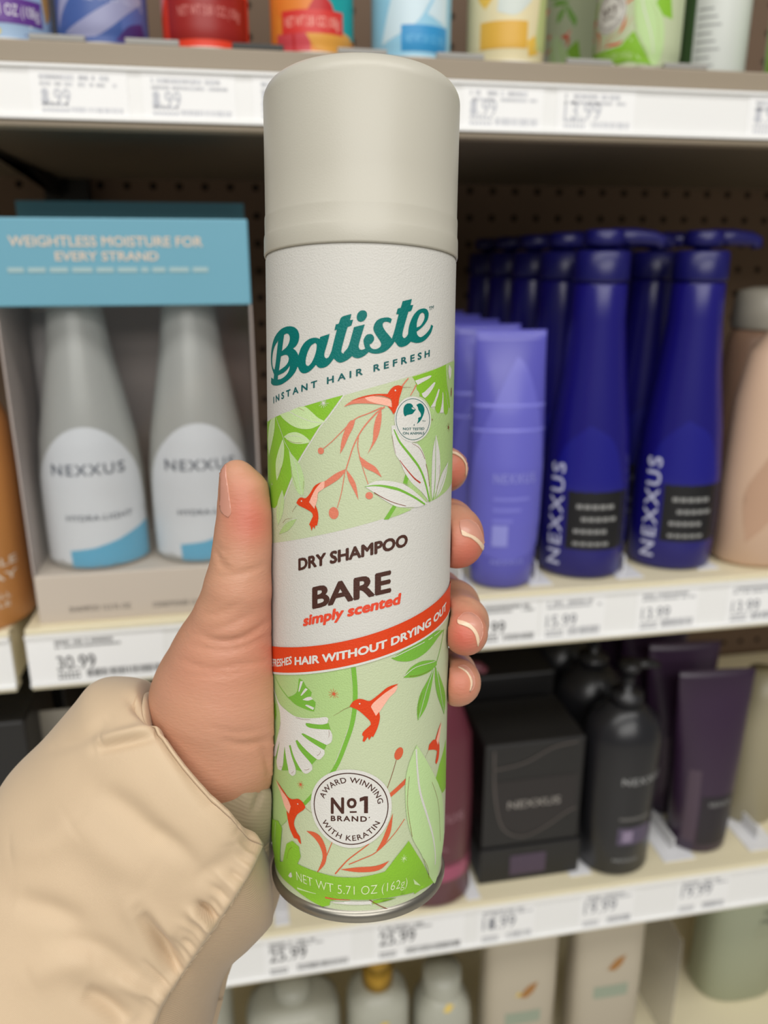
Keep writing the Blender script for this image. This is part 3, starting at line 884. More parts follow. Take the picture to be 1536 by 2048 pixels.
    # green ribbon at the foot
    A.poly([Vector((-.047, .046))] + Z3((163, 1180), (200, 1190), (228, 1240), (215, 1400), (210, 1478), (232, 1478), (260, 1350), (300, 1330), (345, 1370), (357, 1440), (335, 1490), (450, 1540), (600, 1580), (760, 1585), (940, 1545), (1020, 1440), (1105, 1330), (1160, 1420), (1250, 1570), (1310, 1610), (1180, 1690), (1050, 1722), (900, 1745), (760, 1752), (640, 1745), (555, 1760), (550, 1790), (500, 1800)) + [Vector((-.02, .0055)), Vector((-.047, .0055))], CBRI, 8, smooth=False)
    A.poly(Z3((560, 1768), (700, 1762), (850, 1760), (850, 1800)) + [Vector((.004, .0052)), Vector((-.0055, .0052))], CPW, 8, smooth=False)
    A.poly([Vector((.0046, .0052))] + Z3((862, 1758), (930, 1745)) + [Vector((.0115, .0056))], CBRI, 8, smooth=False)
    A.poly([Vector((.017, .0055))] + Z3((1160, 1710), (1250, 1640)) + [Vector((.024, .0058))], CBRI, 8, smooth=False)
    A.line(Z3((520, 1735), (600, 1748), (700, 1752)), CTER, 9, .5, .1)
    A.line(Z3((835, 1752), (900, 1790), (975, 1818)), CLIN, 9, .2, .2)
    A.poly(Z3((260, 1580), (275, 1560), (288, 1552), (290, 1585), (275, 1592)), CPW, 9)
    A.poly(Z3((1140, 1598), (1200, 1650), (1155, 1640)), CLEAF, 10, smooth=False)
    A.line(Z3((320, 1668), (380, 1688), (455, 1708)), CLEAF, 9, .5, .15)
    A.line(Z3((262, 1455), (275, 1400), (300, 1372)), CLIN, 9, .07, .07)
    A.line(Z3((185, 1200), (180, 1300), (182, 1390)), CLEAF, 9, .3, .1)
    A.star(Z3((1072, 1452))[0], .0012, CLEAF, 9, 8, .16)
    A.text('NET WT 5.71 OZ (162g)', ZH((262, 420), (430, 487), (600, 531), (740, 543), (880, 535), (1040, 510), (1183, 470)), .0029, mat('print_pale_text', (222, 232, 190), **KB), 10, offset=-.012, deg=4)
    # award badge
    c4 = Z3((448, 1103), (965, 1103), (703, 855), (706, 1357))
    cx, cy = (c4[0].x + c4[1].x) / 2, (c4[2].y + c4[3].y) / 2
    rx, ry = (c4[1].x - c4[0].x) / 2, (c4[2].y - c4[3].y) / 2
    el = lambda k: [Vector((cx + rx * k * math.cos(2 * math.pi * i / 72), cy + ry * k * math.sin(2 * math.pi * i / 72))) for i in range(72)]
    A.poly(el(1.09), CPW, 7, smooth=False)
    A.poly([el(1.0), el(.972)], CBRN, 8, smooth=False)
    r = (rx + ry) / 2
    A.ring_text('AWARD WINNING', (cx, cy), r * .725, math.radians(163), math.radians(9), r * .155, CBRN, 8, .012)
    A.ring_text('WITH KERATIN', (cx, cy), r * .885, math.radians(209), math.radians(332), r * .155, CBRN, 8, .012, inside=True)
    A.text('N', Z3((570, 1137), (615, 1137), (658, 1136)), r * .45, CBRN, 8, offset=.03)
    A.text('o', Z3((680, 1098), (705, 1098), (745, 1097)), r * .40, CBRN, 8, offset=.03)
    A.line(Z3((697, 1128), (720, 1128), (745, 1127)), CBRN, 8, .45)
    A.poly(Z3((766, 1030), (800, 1018), (823, 1018), (823, 1136), (796, 1136), (796, 1046), (766, 1056)), CBRN, 8, smooth=False)
    A.text('BRAND', Z3((568, 1190), (690, 1192), (816, 1195)), r * .15, CBRN, 8, offset=.03, space=1.25)
    A.dot(Z3((832, 1166))[0], .00016, .00016, CBRN, 8)


def lathe(mb, prof, m, n=96, cap0=False, cap1=False):
    mb.rings([[(r * math.cos(2 * math.pi * i / n), r * math.sin(2 * math.pi * i / n), z) for i in range(n)] for z, r in prof], m, cap0, cap1)


can = tag(empty('spray_can'), 'tall white spray can with green leaves and orange birds, held in the hand', 'spray can')
can.matrix_world = CANM
mb = MB()
A = Art(mb, R0, PROF)
lathe(mb, [(z, r - .00006) for z, r in PROF] + [(0.1738, 0.0247), (0.1745, 0.0215), (0.1760, 0.012), (0.1764, 0.0)], CW)
main_label(A)
CANBODY = mb.build('can_body', can)
CAPPROF = [(HB - .0002, .0249), (HB - .0004, .0252), (HB + .0002, .02538), (HB + .0040, .02534), (HB + .0044, .02530), (HB + .0052, .02512), (HB + .0086, .02516), (HB + .0092, .02514), (HB + .0100, .02496), (HB + .018, .02500), (HB + .0375, .02516)]
for k in range(1, 10):
    a = math.radians(90 * k / 9)
    CAPPROF.append((HB + .0375 + .0052 * math.sin(a), .02516 - .0056 * (1 - math.cos(a))))
CAPPROF += [(HB + .0431, .0125), (HB + .0432, 0.0)]
mb = MB()
lathe(mb, CAPPROF, CAPM)
CANCAP = tag(mb.build('cap', can), 'plain ivory cap')
RIM = [(.0008, .0232), (.0002, .0240), (0, .0245), (.0004, .02495), (.0012, .0252), (.0022, .02525), (.0029, .0250), (.0033, .0245), (.0036, .0241)]
mb = MB()
lathe(mb, [(.006, .0), (.004, .012), (.0015, .021)] + RIM, STEEL)
CANRIM = tag(mb.build('base_rim', can), 'bare steel rim')

# ------------------------------------------------------------------ spray cans on the upper shelf
def wrapped_poly(A, pts, m, layer): A.poly([Vector((x / 1000, y / 1000)) for x, y in pts], m, layer, smooth=len(pts) > 4)


def rect(A, u0, u1, s0, s1, m, layer): A.poly([Vector((u0 / 1000, s0 / 1000)), Vector((u1 / 1000, s0 / 1000)), Vector((u1 / 1000, s1 / 1000)), Vector((u0 / 1000, s1 / 1000))], m, layer, smooth=False)


SPROF = [(0.003, 0.0243), (0.006, 0.0242), (0.0095, 0.0248), (0.012, R0), (0.148, R0), (0.150, 0.0238)]
WRIM = mat('white_rim', (224, 222, 214), 0.35)
CANCOPY = []


def shelf_can(px, base, R, Y, label, art, capm=CAPM):
    x = on_y(px, 60, Y).x
    r = tag(empty('spray_can', (x, Y, ZU)), label, 'spray can', 'spray cans on the upper shelf')
    mb = MB()
    A = Art(mb, R, SPROF)
    lathe(mb, [(z * R / R0, (q - .00006) * R / R0) for z, q in SPROF] + [(0.1515, 0.012), (0.152, 0)], base, 64)
    art(A)
    mb.build('can_body', r)
    mb = MB()
    lathe(mb, [(.0045, 0), (.0008, .0232), (0, .0245), (.0012, .0252), (.0025, .0251), (.0032, .0243)], WRIM, 64)
    mb.build('base_rim', r)
    mb = MB()
    lathe(mb, [(.149, .0249), (.1495, .0253), (.154, .0252), (.186, .0250), (.190, .0225), (.191, 0)], capm, 64)
    mb.build('cap', r)
    r.rotation_euler.z = -math.atan2(x, Y)
    return r


def M(n, rgb): return mat(n, rgb, 0.4, bump=0.1, bscale=1200)


mw = M('can_text_white', (232, 230, 232))


def art1(A):
    for k in range(60):
        rnd = random.Random(k)
        A.dot((rnd.uniform(-.035, .035), rnd.uniform(.004, .07)), rnd.uniform(.0004, .0012), rnd.uniform(.0004, .001), M('can_speck_white', (214, 226, 238)) if k % 3 else M('can_speck_violet', (86, 74, 150)), 1)
    rect(A, -32, 21, 10.5, 23.5, M('can_violet', (98, 52, 140)), 2)
    A.text('NET WT 3.81 OZ (108g)', [Vector((-.029, .0145)), Vector((0, .0145)), Vector((.0195, .0145))], .0058, mw, 3)
    A.dot((-.006, .0065), .0022, .0018, M('can_yellow', (226, 206, 60)), 2)
    wrapped_poly(A, [(24, 14), (30, 20), (31, 40), (25, 50), (22, 30)], M('can_amber', (206, 156, 90)), 2)


def art2(A):
    rect(A, -40, 10, 3.4, 40, M('can_blue_b', (66, 92, 156)), 1)
    wrapped_poly(A, [(-24, 8), (-10, 14), (8, 24), (22, 30), (26, 26), (14, 18), (2, 9), (-8, 5)], M('can_haze', (150, 152, 186)), 2)
    wrapped_poly(A, [(-30, 10), (-26, 24), (-10, 34), (8, 36), (20, 33), (8, 32), (-10, 29), (-22, 20)], M('can_haze', (150, 152, 186)), 2)
    wrapped_poly(A, [(6, 4), (14, 12), (24, 15), (28, 6), (20, 4)], M('can_plum', (74, 50, 116)), 3)
    A.text('NET WT 3.81 OZ (108g)', [Vector((-.009, .0225)), Vector((.008, .0225)), Vector((.026, .0225))], .0062, M('can_text_blue', (176, 180, 206)), 3)


def art3(A):
    rect(A, -24, 30, 7, 31, M('can_dark_red', (152, 30, 24)), 1)
    wrapped_poly(A, [(-12, 29), (0, 37), (14, 38), (26, 30), (10, 27)], M('can_dark_red', (152, 30, 24)), 2)
    A.text('NET WT 3.81 OZ (108g)', [Vector((-.016, .0185)), Vector((.004, .0185)), Vector((.022, .0185))], .0052, M('can_text_rose', (212, 130, 122)), 3)
    wrapped_poly(A, [(-34, 20), (-20, 40), (-10, 60), (-22, 62), (-36, 40)], M('can_pink', (232, 150, 150)), 2)


def art4(A):
    rect(A, 7, 38, 12, 60, M('can_teal', (16, 158, 158)), 1)
    wrapped_poly(A, [(3, 24), (8, 30), (6, 42), (20, 50), (30, 30), (24, 14), (12, 14)], M('can_teal', (16, 158, 158)), 2)
    wrapped_poly(A, [(-24, 24), (-20, 40), (-8, 44), (6, 36), (10, 26), (0, 22), (-14, 20)], M('can_orange', (226, 130, 48)), 2)
    wrapped_poly(A, [(-16, 34), (-10, 46), (4, 48), (8, 40), (-2, 35)], M('can_bone', (222, 216, 200)), 3)
    wrapped_poly(A, [(-4, 22), (4, 34), (12, 28), (14, 20), (4, 18)], M('can_crimson', (190, 34, 36)), 3)
    rect(A, -24, -1, 3.4, 13, M('can_rose', (206, 74, 82)), 2)
    rect(A, -12, -10.4, 3.4, 13, M('can_crimson', (190, 34, 36)), 2.5)
    wrapped_poly(A, [(-4, 13), (0, 7), (6, 3.6), (22, 3.6), (29, 7), (28, 13), (14, 15)], M('can_amber_b', (224, 160, 66)), 3)
    rect(A, -19, 20, 12.5, 24.5, M('can_red', (212, 52, 46)), 4)
    A.text('NET WT 3.81 OZ (108g)', [Vector((-.0165, .0160)), Vector((0, .0160)), Vector((.0172, .0160))], .0054, M('can_text_peach', (238, 176, 160)), 5)


def art5(A):
    for c in (((-20, 10), (-10, 40), (6, 60), (14, 36), (2, 20)), ((10, 26), (18, 40), (26, 38), (26, 20))):
        wrapped_poly(A, c, M('can_ice', (206, 226, 234)), 1)
    rect(A, -6, 26, 6, 20, M('can_azure', (52, 148, 204)), 2)
    A.text('NET WT 3.81 OZ (108g)', [Vector((-.003, .0105)), Vector((.010, .0105)), Vector((.023, .0105))], .0045, M('can_text_azure', (110, 186, 226)), 3)


def art6(A):
    wrapped_poly(A, [(-20, 40), (-14, 32), (-8, 40), (-10, 56), (-18, 56)], M('can_lemon', (228, 186, 76)), 1)
    wrapped_poly(A, [(-6, 30), (-4, 46), (4, 52), (14, 48), (16, 36), (6, 28)], M('can_mist', (206, 214, 206)), 1)
    wrapped_poly(A, [(-1, 40), (0, 46), (8, 47), (9, 41)], M('can_mint', (172, 200, 184)), 2)
    rect(A, -17, 14, 10, 25, M('can_mustard', (218, 170, 62)), 2)
    wrapped_poly(A, [(16, 6), (14, 14), (20, 18), (24, 8)], M('can_lemon', (228, 186, 76)), 1)
    wrapped_poly(A, [(20, 10), (24, 40), (34, 50), (36, 10)], M('can_sage', (186, 196, 130)), 1)


def art8(A):
    for k in range(9):
        rect(A, -10, 6 - (k % 3) * 3, 8 + k * 5, 9.2 + k * 5, M('can_text_grey', (150, 152, 150)), 1)
    rect(A, -34, -12, 3.4, 146, M('can_shadow_green', (62, 92, 52)), 1)  # dark green strip paints in the can's shadow side


shelf_can(16, M('can_pale_blue', (164, 190, 218)), .0245, .5485, 'pale blue speckled can with a violet band, first on the upper shelf', art1)
shelf_can(207, M('can_blue', (88, 108, 172)), .0255, .5485, 'navy blue can with white swooshes, left of the red can', art2)
shelf_can(412, M('can_scarlet', (230, 62, 32)), .0252, .5485, 'bright red can with a dark red band on the upper shelf', art3)
shelf_can(624, M('can_gold', (226, 140, 52)), .0250, .5485, 'orange and teal patterned can with red weight band, above the ivory cap', art4)
shelf_can(822, M('can_sky', (152, 204, 228)), .0246, .5485, 'sky blue can with a deeper blue band, right of the orange can', art5)
shelf_can(1012, M('can_cream', (224, 212, 170)), .0246, .5485, 'cream can with a mustard yellow band on the upper shelf', art6)
shelf_can(1424, M('can_back_white', (206, 210, 204)), .0245, .582, 'pale grey can turned to show its back text, between two green cans', art8)

for px, yy, k, rot, lb in ((1140, .660, 1.0, -62, 'green leaf can mostly hidden behind the cream and mustard can'), (1276, .5515, 1.1, -38, 'large green leaf can with pale blades, right of the cream can'), (1622, .5485, 1.06, 40, 'green leaf can cut off by the right edge at the upper shelf')):
    x = on_y(px, 60, yy).x
    r = tag(empty('spray_can', (x, yy, ZU)), lb, 'spray can', 'spray cans on the upper shelf')
    r.rotation_euler.z = math.radians(rot) - math.atan2(x, yy)
    r.scale = (k, k, k)
    for src in (CANBODY, CANCAP, CANRIM):
        c = src.copy()
        COL.objects.link(c)
        c.parent = r

# ------------------------------------------------------------------ bottles
def interp(secs, z, i): return float(np.interp(z, [s[0] for s in secs], [s[i] for s in secs]))


def front(secs, x, z, off):
    rx, ry = interp(secs, z, 1) + off, interp(secs, z, 2) + off
    p = secs[0][5] if len(secs[0]) > 5 else 2.0
    k = max(0.0, 1 - min(1, abs(x) / rx) ** p) ** (1 / p)
    return (x, -ry * k, z)


def tri_on(mb, v, f, secs, m, off): mb.add([front(secs, q[0], q[1], off) for q in v], f, m, True)


def text_on(mb, s, secs, x0, x1, z, h, m, off=.0003, up=False, offset=0.015):
    """text across the front of a lofted bottle; up=True runs it upwards from (z, x1 is the length)"""
    v, f = text2d(s, offset, 0, 1.22 if s == 'NEXXUS' else 1.06)
    w = max(q.x for q in v)
    if up: q2 = [(x0 - q.y * h / .727, z + q.x / w * x1) for q in v]
    else: q2 = [(x0 + q.x / w * (x1 - x0), z + q.y * h / .727) for q in v]
    tri_on(mb, q2, f, secs, m, off)


def patch(mb, pts, secs, m, off=.0002, smooth=True, grid=.004):
    v, f = fill2d([chaikin([Vector(p) for p in pts]) if smooth else [Vector(p) for p in pts]], grid)
    tri_on(mb, v, f, secs, m, off)


def prect(mb, x0, x1, z0, z1, secs, m, off=.0002): patch(mb, [(x0, z0), (x1, z0), (x1, z1), (x0, z1)], secs, m, off, False)


def copy_tree(o, parent=None):
    c = o.copy()
    COL.objects.link(c)
    if parent: c.parent = parent
    for ch in o.children: copy_tree(ch, c)
    return c


GL = dict(rough=0.28, spec=0.5)
NAVY = mat('bottle_navy', (22, 17, 108), **GL)
NAVYD = mat('pump_navy', (17, 16, 88), 0.35)
PERI = mat('tube_periwinkle', (88, 86, 178), **GL)
PERIL = mat('tube_label', (101, 100, 192), 0.3)
LTXT = mat('bottle_text_pale', (196, 198, 222), 0.5)
PTXT = mat('tube_text', (140, 142, 214), 0.5)
BLK = mat('label_black', (14, 14, 18), 0.45)
GTXT = mat('label_text_grey', (140, 140, 138), 0.5)

# blue pump bottles
S = [(0, .0285, .022), (.003, .0315, .025), (.03, .0325, .026), (.075, .032, .0255), (.11, .029, .0235), (.15, .0235, .0205), (.19, .0195, .0188), (.214, .0188, .0186), (.2165, .0175, .0175)]
pump = empty('pump_bottle')
mb = MB().loft(S, NAVY, 44)
prect(mb, -.0125, .0300, .024, .069, S, BLK)
text_on(mb, 'NEXXUS', S, -.0160, .079, .010, .0092, LTXT, up=True)
for k, (a, b, h) in enumerate(((-.006, .022, .0032), (-.002, .024, .003), (-.007, .018, .003), (-.007, .02, .0026))):
    z = .056 - k * .0095
    for j in range(5):
        xa = a + (b - a) * j / 5
        prect(mb, xa, xa + (b - a) / 5 * .8, z, z + h, S, GTXT, .0004)
patch(mb, [(-.026, .07), (-.018, .1), (0, .118), (.018, .105), (.027, .07), (.0, .068)], S, mat('bottle_navy_panel', (25, 24, 124), **GL), .0002)
mb.build('bottle_body', pump).rotation_euler.z = math.radians(-18)
mb = MB()
lathe(mb, [(.2165, .0), (.2165, .0192), (.219, .0196), (.236, .0192), (.2375, .017), (.238, 0)], NAVYD, 36)
mb.build('collar', pump)
mb = MB()
lathe(mb, [(.236, .006), (.2395, .006), (.240, .0125), (.243, .0140), (.2495, .0138), (.2512, .0115), (.2515, 0)], NAVYD, 32)
mb.tube([(.006, 0, .2462), (.022, 0, .2465), (.036, 0, .2455), (.0415, 0, .2435), (.0425, 0, .2395)], [.0062, .0058, .0052, .0047, .0042], NAVYD, 14)
mb.build('pump_head', pump)
rows = [(-1, 'front pump bottle of navy blue plastic left of the other, black label facing out'), (-1, 'second front navy pump bottle, beside the tan bottles at the right')]
ordn = ['second', 'third', 'fourth', 'fifth']
first = True
for ci, (px, py) in enumerate(((1184, 1162), (1368, 1144))):
    b = on_z(px, py, ZM)
    for k in range(5):
        o = pump if first else copy_tree(pump)
        first = False
        o.location = (b.x, b.y + .0258 + k * .0655, ZM + .0011)
        o.rotation_euler.z = math.radians(-4 - k * 1.3 + ci * 2)
        lab_ = rows[ci][1] if k == 0 else 'navy pump bottle %s from the front in the %s blue row' % (ordn[k - 1], ('left', 'right')[ci])
        tag(o, lab_, 'pump bottle', 'navy pump bottles on the middle shelf')

# periwinkle tubes
S = [(0, .0195, .0155), (.002, .0225, .0185), (.02, .0245, .020), (.05, .0268, .0205), (.09, .0272, .019), (.13, .0262, .013), (.16, .0252, .0065), (.178, .0248, .0016), (.1855, .0248, .0012)]
tube = empty('conditioner_tube')
mb = MB().loft(S, PERI, 44)
patch(mb, [(-.023, .03), (-.0265, .07), (-.022, .11), (-.008, .145), (.004, .168), (.012, .158), (.020, .13), (.0245, .09), (.0245, .03), (.0, .022)], S, PERIL, .0003)
text_on(mb, 'NEXXUS', S, -.012, .018, .081, .0072, PTXT, .0006)
prect(mb, -.012, -.001, .034, .05, S, PTXT, .0006)
for k in range(3):
    prect(mb, -.012, .014 - k * .006, .068 - k * .008, .0705 - k * .008, S, mat('tube_text_dim', (120, 120, 208), .5), .0006)
text_on(mb, 'NEXXUS', S, -.012, .012, .020, .0035, PTXT, .0006)
mb.build('tube_body', tube)
mb = MB()  # pale bands stand in for the horizontal highlights across the tube
for zz, w in ((.117, .0273), (.134, .0268)):
    mb.loft([(zz - .0012, w - .0012, interp(S, zz, 2) + .0001), (zz - .0004, w - .0005, interp(S, zz, 2) + .0006), (zz + .0008, w - .0006, interp(S, zz, 2) + .0006), (zz + .0016, w - .0014, interp(S, zz, 2) + .0001)], mat('tube_highlight', (124, 124, 214), .25), 44, False, False)
mb.build('highlight_band', tube)
for k in range(5):
    o = tube if k == 0 else copy_tree(tube)
    b = on_z(1016, 1181, ZM)
    o.location = (b.x, b.y + .0185 + k * .052, ZM + .0011)
    o.rotation_euler.z = math.radians(-6)
    tag(o, ['front periwinkle tube standing beside the fingertips', 'periwinkle tube directly behind the front one', 'third periwinkle tube from the front', 'fourth periwinkle tube from the front', 'rearmost periwinkle tube of its row'][k], 'tube', 'periwinkle tubes on the middle shelf')

# tan bottles at the right
TAN = mat('bottle_tan', (206, 174, 148), .35)
TAN2 = mat('bottle_tan_deep', (176, 140, 116), .35)
PCAP = mat('cap_putty', (196, 190, 174), .4)
S = [(0, .037, .026), (.004, .041, .029), (.06, .041, .029), (.13, .038, .027), (.165, .031, .023), (.182, .017, .015), (.187, .0135, .0135)]
t1 = tag(empty('lotion_bottle', (on_y(1502, 1100, .56).x, .548, ZM + .0008)), 'light tan bottle nearest the right edge of the middle shelf', 'bottle', 'tan bottles on the middle shelf')
mb = MB().loft(S, TAN, 44)
text_on(mb, 'OR', S, -.020, -.008, .108, .005, mat('bottle_text_tan', (150, 118, 96), .5))
patch(mb, [(-.03, .02), (-.012, .05), (-.022, .09), (-.034, .06)], S, mat('bottle_tan_shape', (188, 152, 126), .35))
mb.build('bottle_body', t1)
mb = MB()
lathe(mb, [(.187, 0), (.187, .0142), (.188, .0148), (.208, .0145), (.2095, .013), (.21, 0)], PCAP, 32)
mb.build('bottle_cap', t1)
S = [(0, .03, .024), (.004, .033, .026), (.09, .033, .026), (.14, .032, .025), (.164, .029, .023), (.174, .0245, .0215)]
t2 = tag(empty('lotion_bottle', (on_y(1530, 800, .63).x, .648, ZM + .0008)), 'deeper tan bottle with a wide putty cap, behind the light tan one', 'bottle', 'tan bottles on the middle shelf')
MB().loft(S, TAN2, 40).build('bottle_body', t2)
mb = MB()
lathe(mb, [(.174, 0), (.174, .0255), (.1755, .0265), (.198, .0255), (.206, .0225), (.2085, .012), (.209, 0)], PCAP, 40)
mb.build('bottle_cap', t2)

# orange bottle at the left
ORB = mat('bottle_amber', (196, 134, 74), .35, var=.05, vscale=30)
e = on_z(76, 1232, ZM)
S = [(0, .0375, .0375), (.003, .04, .04), (.10, .04, .04), (.135, .038, .038), (.155, .030, .030), (.165, .016, .016), (.168, .0135, .0135)]
ob_ = tag(empty('spray_bottle', (e.x - .0435, e.y + .012, ZM)), 'amber orange bottle cut by the left edge, beside the teal gift box', 'bottle')
mb = MB().loft(S, ORB, 48)
OT = mat('bottle_text_cream', (222, 206, 186), .5)
text_on(mb, 'TANGLE', S, -.006, .0325, .043, .0056, OT)
text_on(mb, 'SPRAY', S, -.003, .0320, .0335, .0056, OT)
text_on(mb, 'FOR ALL', S, .002, .0265, .0215, .0034, OT)
text_on(mb, 'STYLE', S, .006, .0255, .0155, .0034, OT)
mb.build('bottle_body', ob_)
ob_.rotation_euler.z = math.radians(12)
mb = MB()
lathe(mb, [(.168, 0), (.168, .0145), (.169, .0155), (.19, .0145), (.205, .012), (.206, 0)], mat('cap_bronze', (120, 84, 52), .4), 32)
mb.build('bottle_cap', ob_)

# ------------------------------------------------------------------ gift box and its bottles
YG = 0.520
TEAL = mat('carton_teal', (106, 164, 184), .5, var=.02, vscale=20)
TEAL_SHADE = mat('carton_teal_shaded', (30, 88, 98), .6)  # teal of the raised back flap, with under-shelf shade put into the colour
CARD = mat('carton_beige', (198, 186, 172), .55, var=.02, vscale=20)
GREYC = mat('carton_grey_inside', (168, 156, 150), .7)
clear = bpy.data.materials.new('clear_film')
clear.use_nodes = True
nt = clear.node_tree
nt.nodes.remove(nt.nodes['Principled BSDF'])
tr, gl, mx = nt.nodes.new('ShaderNodeBsdfTransparent'), nt.nodes.new('ShaderNodeBsdfGlossy'), nt.nodes.new('ShaderNodeMixShader')
gl.inputs['Roughness'].default_value = .12
mx.inputs[0].default_value = .07
nt.links.new(tr.outputs[0], mx.inputs[1])
nt.links.new(gl.outputs[0], mx.inputs[2])
nt.links.new(mx.outputs[0], nt.nodes['Material Output'].inputs[0])
xa, xb = on_y(76, 1225, YG).x, on_y(521, 985, YG).x
zt = on_y(240, 436, YG).z - ZM
zh = on_y(240, 612, YG).z - ZM
zb = on_y(240, 1143, YG).z - ZM
dG = .085
box = tag(empty('gift_box', ((xa + xb) / 2, YG, ZM)), 'window gift box with teal header and beige base, holding grey bottles', 'gift box')
hw = (xb - xa) / 2
mb = MB().box(-hw, hw, 0, dG, zh, zt, TEAL, .001)
mb.box(-hw, hw, dG - .001, dG, zt, zt + .014, TEAL_SHADE)
CT = mat('carton_text', (214, 198, 180), .6)
Xv, Zv = Vector((1, 0, 0)), Vector((0, 0, 1))
for s, a, b, py, hh in (('WEIGHTLESS MOISTURE FOR', 18, 406, 492, .0058), ('EVERY STRAND', 112, 318, 521, .0052)):
    p0, p1 = on_y(a, py, YG), on_y(b, py + 6, YG)
    text_flat(mb, s, (p0.x - box.location.x, -.0003, p0.z - ZM), Xv, Zv, p1.x - p0.x, hh, CT, offset=.02)
p0, p1 = on_y(16, 545, YG), on_y(420, 552, YG)
x = p0.x
rnd = random.Random(5)
while x < p1.x:
    wl = rnd.uniform(.004, .012)
    mb.box(x - box.location.x, x + wl - box.location.x, -.0004, -.0002, p0.z - ZM, p0.z - ZM + .0028, mat('carton_text_dim', (160, 188, 190), .6))
    x += wl + .0022
mb.build('header', box)
mb = MB().box(-hw, hw, 0, dG, 0, zb, CARD, .001)
for s, a, b, py in (('SHAMPOO 13.5 FL OZ', 140, 262, 1224), ('CONDITIONER 13.5 FL OZ', 306, 430, 1214)):
    p0, p1 = on_y(a, py, YG), on_y(b, py - 8, YG)
    text_flat(mb, s, (p0.x - box.location.x, -.0003, p0.z - ZM), Xv, Zv, p1.x - p0.x, .0038, mat('carton_print_grey', (128, 120, 112), .6), offset=.01)
mb.build('base_tray', box)
MB().box(-hw, hw, dG - .0015, dG, zb, zh, GREYC).build('back_panel', box)
mb = MB().box(hw - .0012, hw, 0.0, dG, zb, zh, GREYC)
mb.build('side_panel', box)
MB().box(-hw, -hw + .0012, 0.0, dG, zb, zh, GREYC).build('side_panel', box)
mb = MB().box(-hw + .0015, hw - .0015, .0004, .0007, zb, zh, clear)
tag(mb.build('window', box), 'clear plastic window')
SIL = mat('bottle_silver', (176, 178, 174), .3, metal=.15)
WLB = mat('bottle_white_label', (214, 218, 222), .4)
AQU = mat('bottle_aqua', (78, 168, 204), .35)
GRY = mat('bottle_text_grey', (96, 104, 116), .5)
S = [(0, .031, .026), (.003, .0335, .029), (.06, .0335, .0295), (.085, .031, .0285), (.115, .0255, .025), (.145, .020, .020), (.175, .0165, .0165), (.19, .0158, .0158)]
bt = empty('shampoo_bottle')
mb = MB().loft(S, SIL, 44)
patch(mb, [(-.0315, .005), (-.0325, .04), (-.029, .07), (-.016, .09), (0, .0965), (.016, .09), (.029, .07), (.0325, .04), (.0315, .005)], S, WLB, .0003)
patch(mb, [(-.0155, .0025), (-.016, .014), (0, .016), (.015, .020), (.029, .026), (.0325, .028), (.0325, .003), (.0, .002)], S, AQU, .0006, False)
text_on(mb, 'NEXXUS', S, -.022, .023, .0655, .0075, GRY, .0006)
text_on(mb, 'HYDRA-LIGHT', S, -.016, .025, .035, .004, GRY, .0006)
mb.build('bottle_body', bt)
mb = MB()
lathe(mb, [(.19, 0), (.19, .0162), (.191, .0166), (.2052, .016), (.206, .015), (.2062, 0)], SIL, 32)
mb.build('bottle_cap', bt)
for k, (px, lb, xo) in enumerate(((204, 'grey bottle with aqua foot, left one shown in the gift box window', None), (412, 'grey bottle with aqua foot behind the thumb, right one in the gift box', None))):
    o = bt if k == 0 else copy_tree(bt)
    p = on_y(px, 1120, YG + .03)
    o.location = (p.x, YG + .0325, ZM + zb + .0005)
    tag(o, lb, 'bottle', 'bottles in the gift box')
    o.rotation_euler.z = math.radians(3)
nx = xa + .0022 + .0132
tb = tag(empty('slim_bottle', (nx, YG + .066, ZM + zb + .0005)), 'pale slim bottle at the far left inside the gift box', 'bottle', 'bottles in the gift box')
S = [(0, .0108, .0108), (.002, .0128, .0128), (.15, .0128, .0128), (.165, .010, .010)]
MB().loft(S, mat('bottle_dove', (176, 172, 170), .4), 32).build('bottle_body', tb)
mb = MB()
lathe(mb, [(.165, 0), (.165, .0105), (.182, .010), (.1825, 0)], SIL, 28)
mb.build('bottle_cap', tb)

# ------------------------------------------------------------------ white dividers on the middle and lower shelves
DIV = mat('divider_white', (226, 226, 228), .3)


def divider(px, py, z, label, w=.016, n='shelf_divider', ylen=.30):
    p = on_z(px, py, z)
    mb = MB().box(-w / 2, w / 2, 0, ylen, 0, .0009, DIV, .0003)
    mb.box(-.0006, .0006, .012, ylen, .0009, .014, DIV)
    o = mb.build(n)
    o.location = (p.x, p.y, z + .0003)
    return tag(o, label, 'shelf divider', 'white shelf dividers')


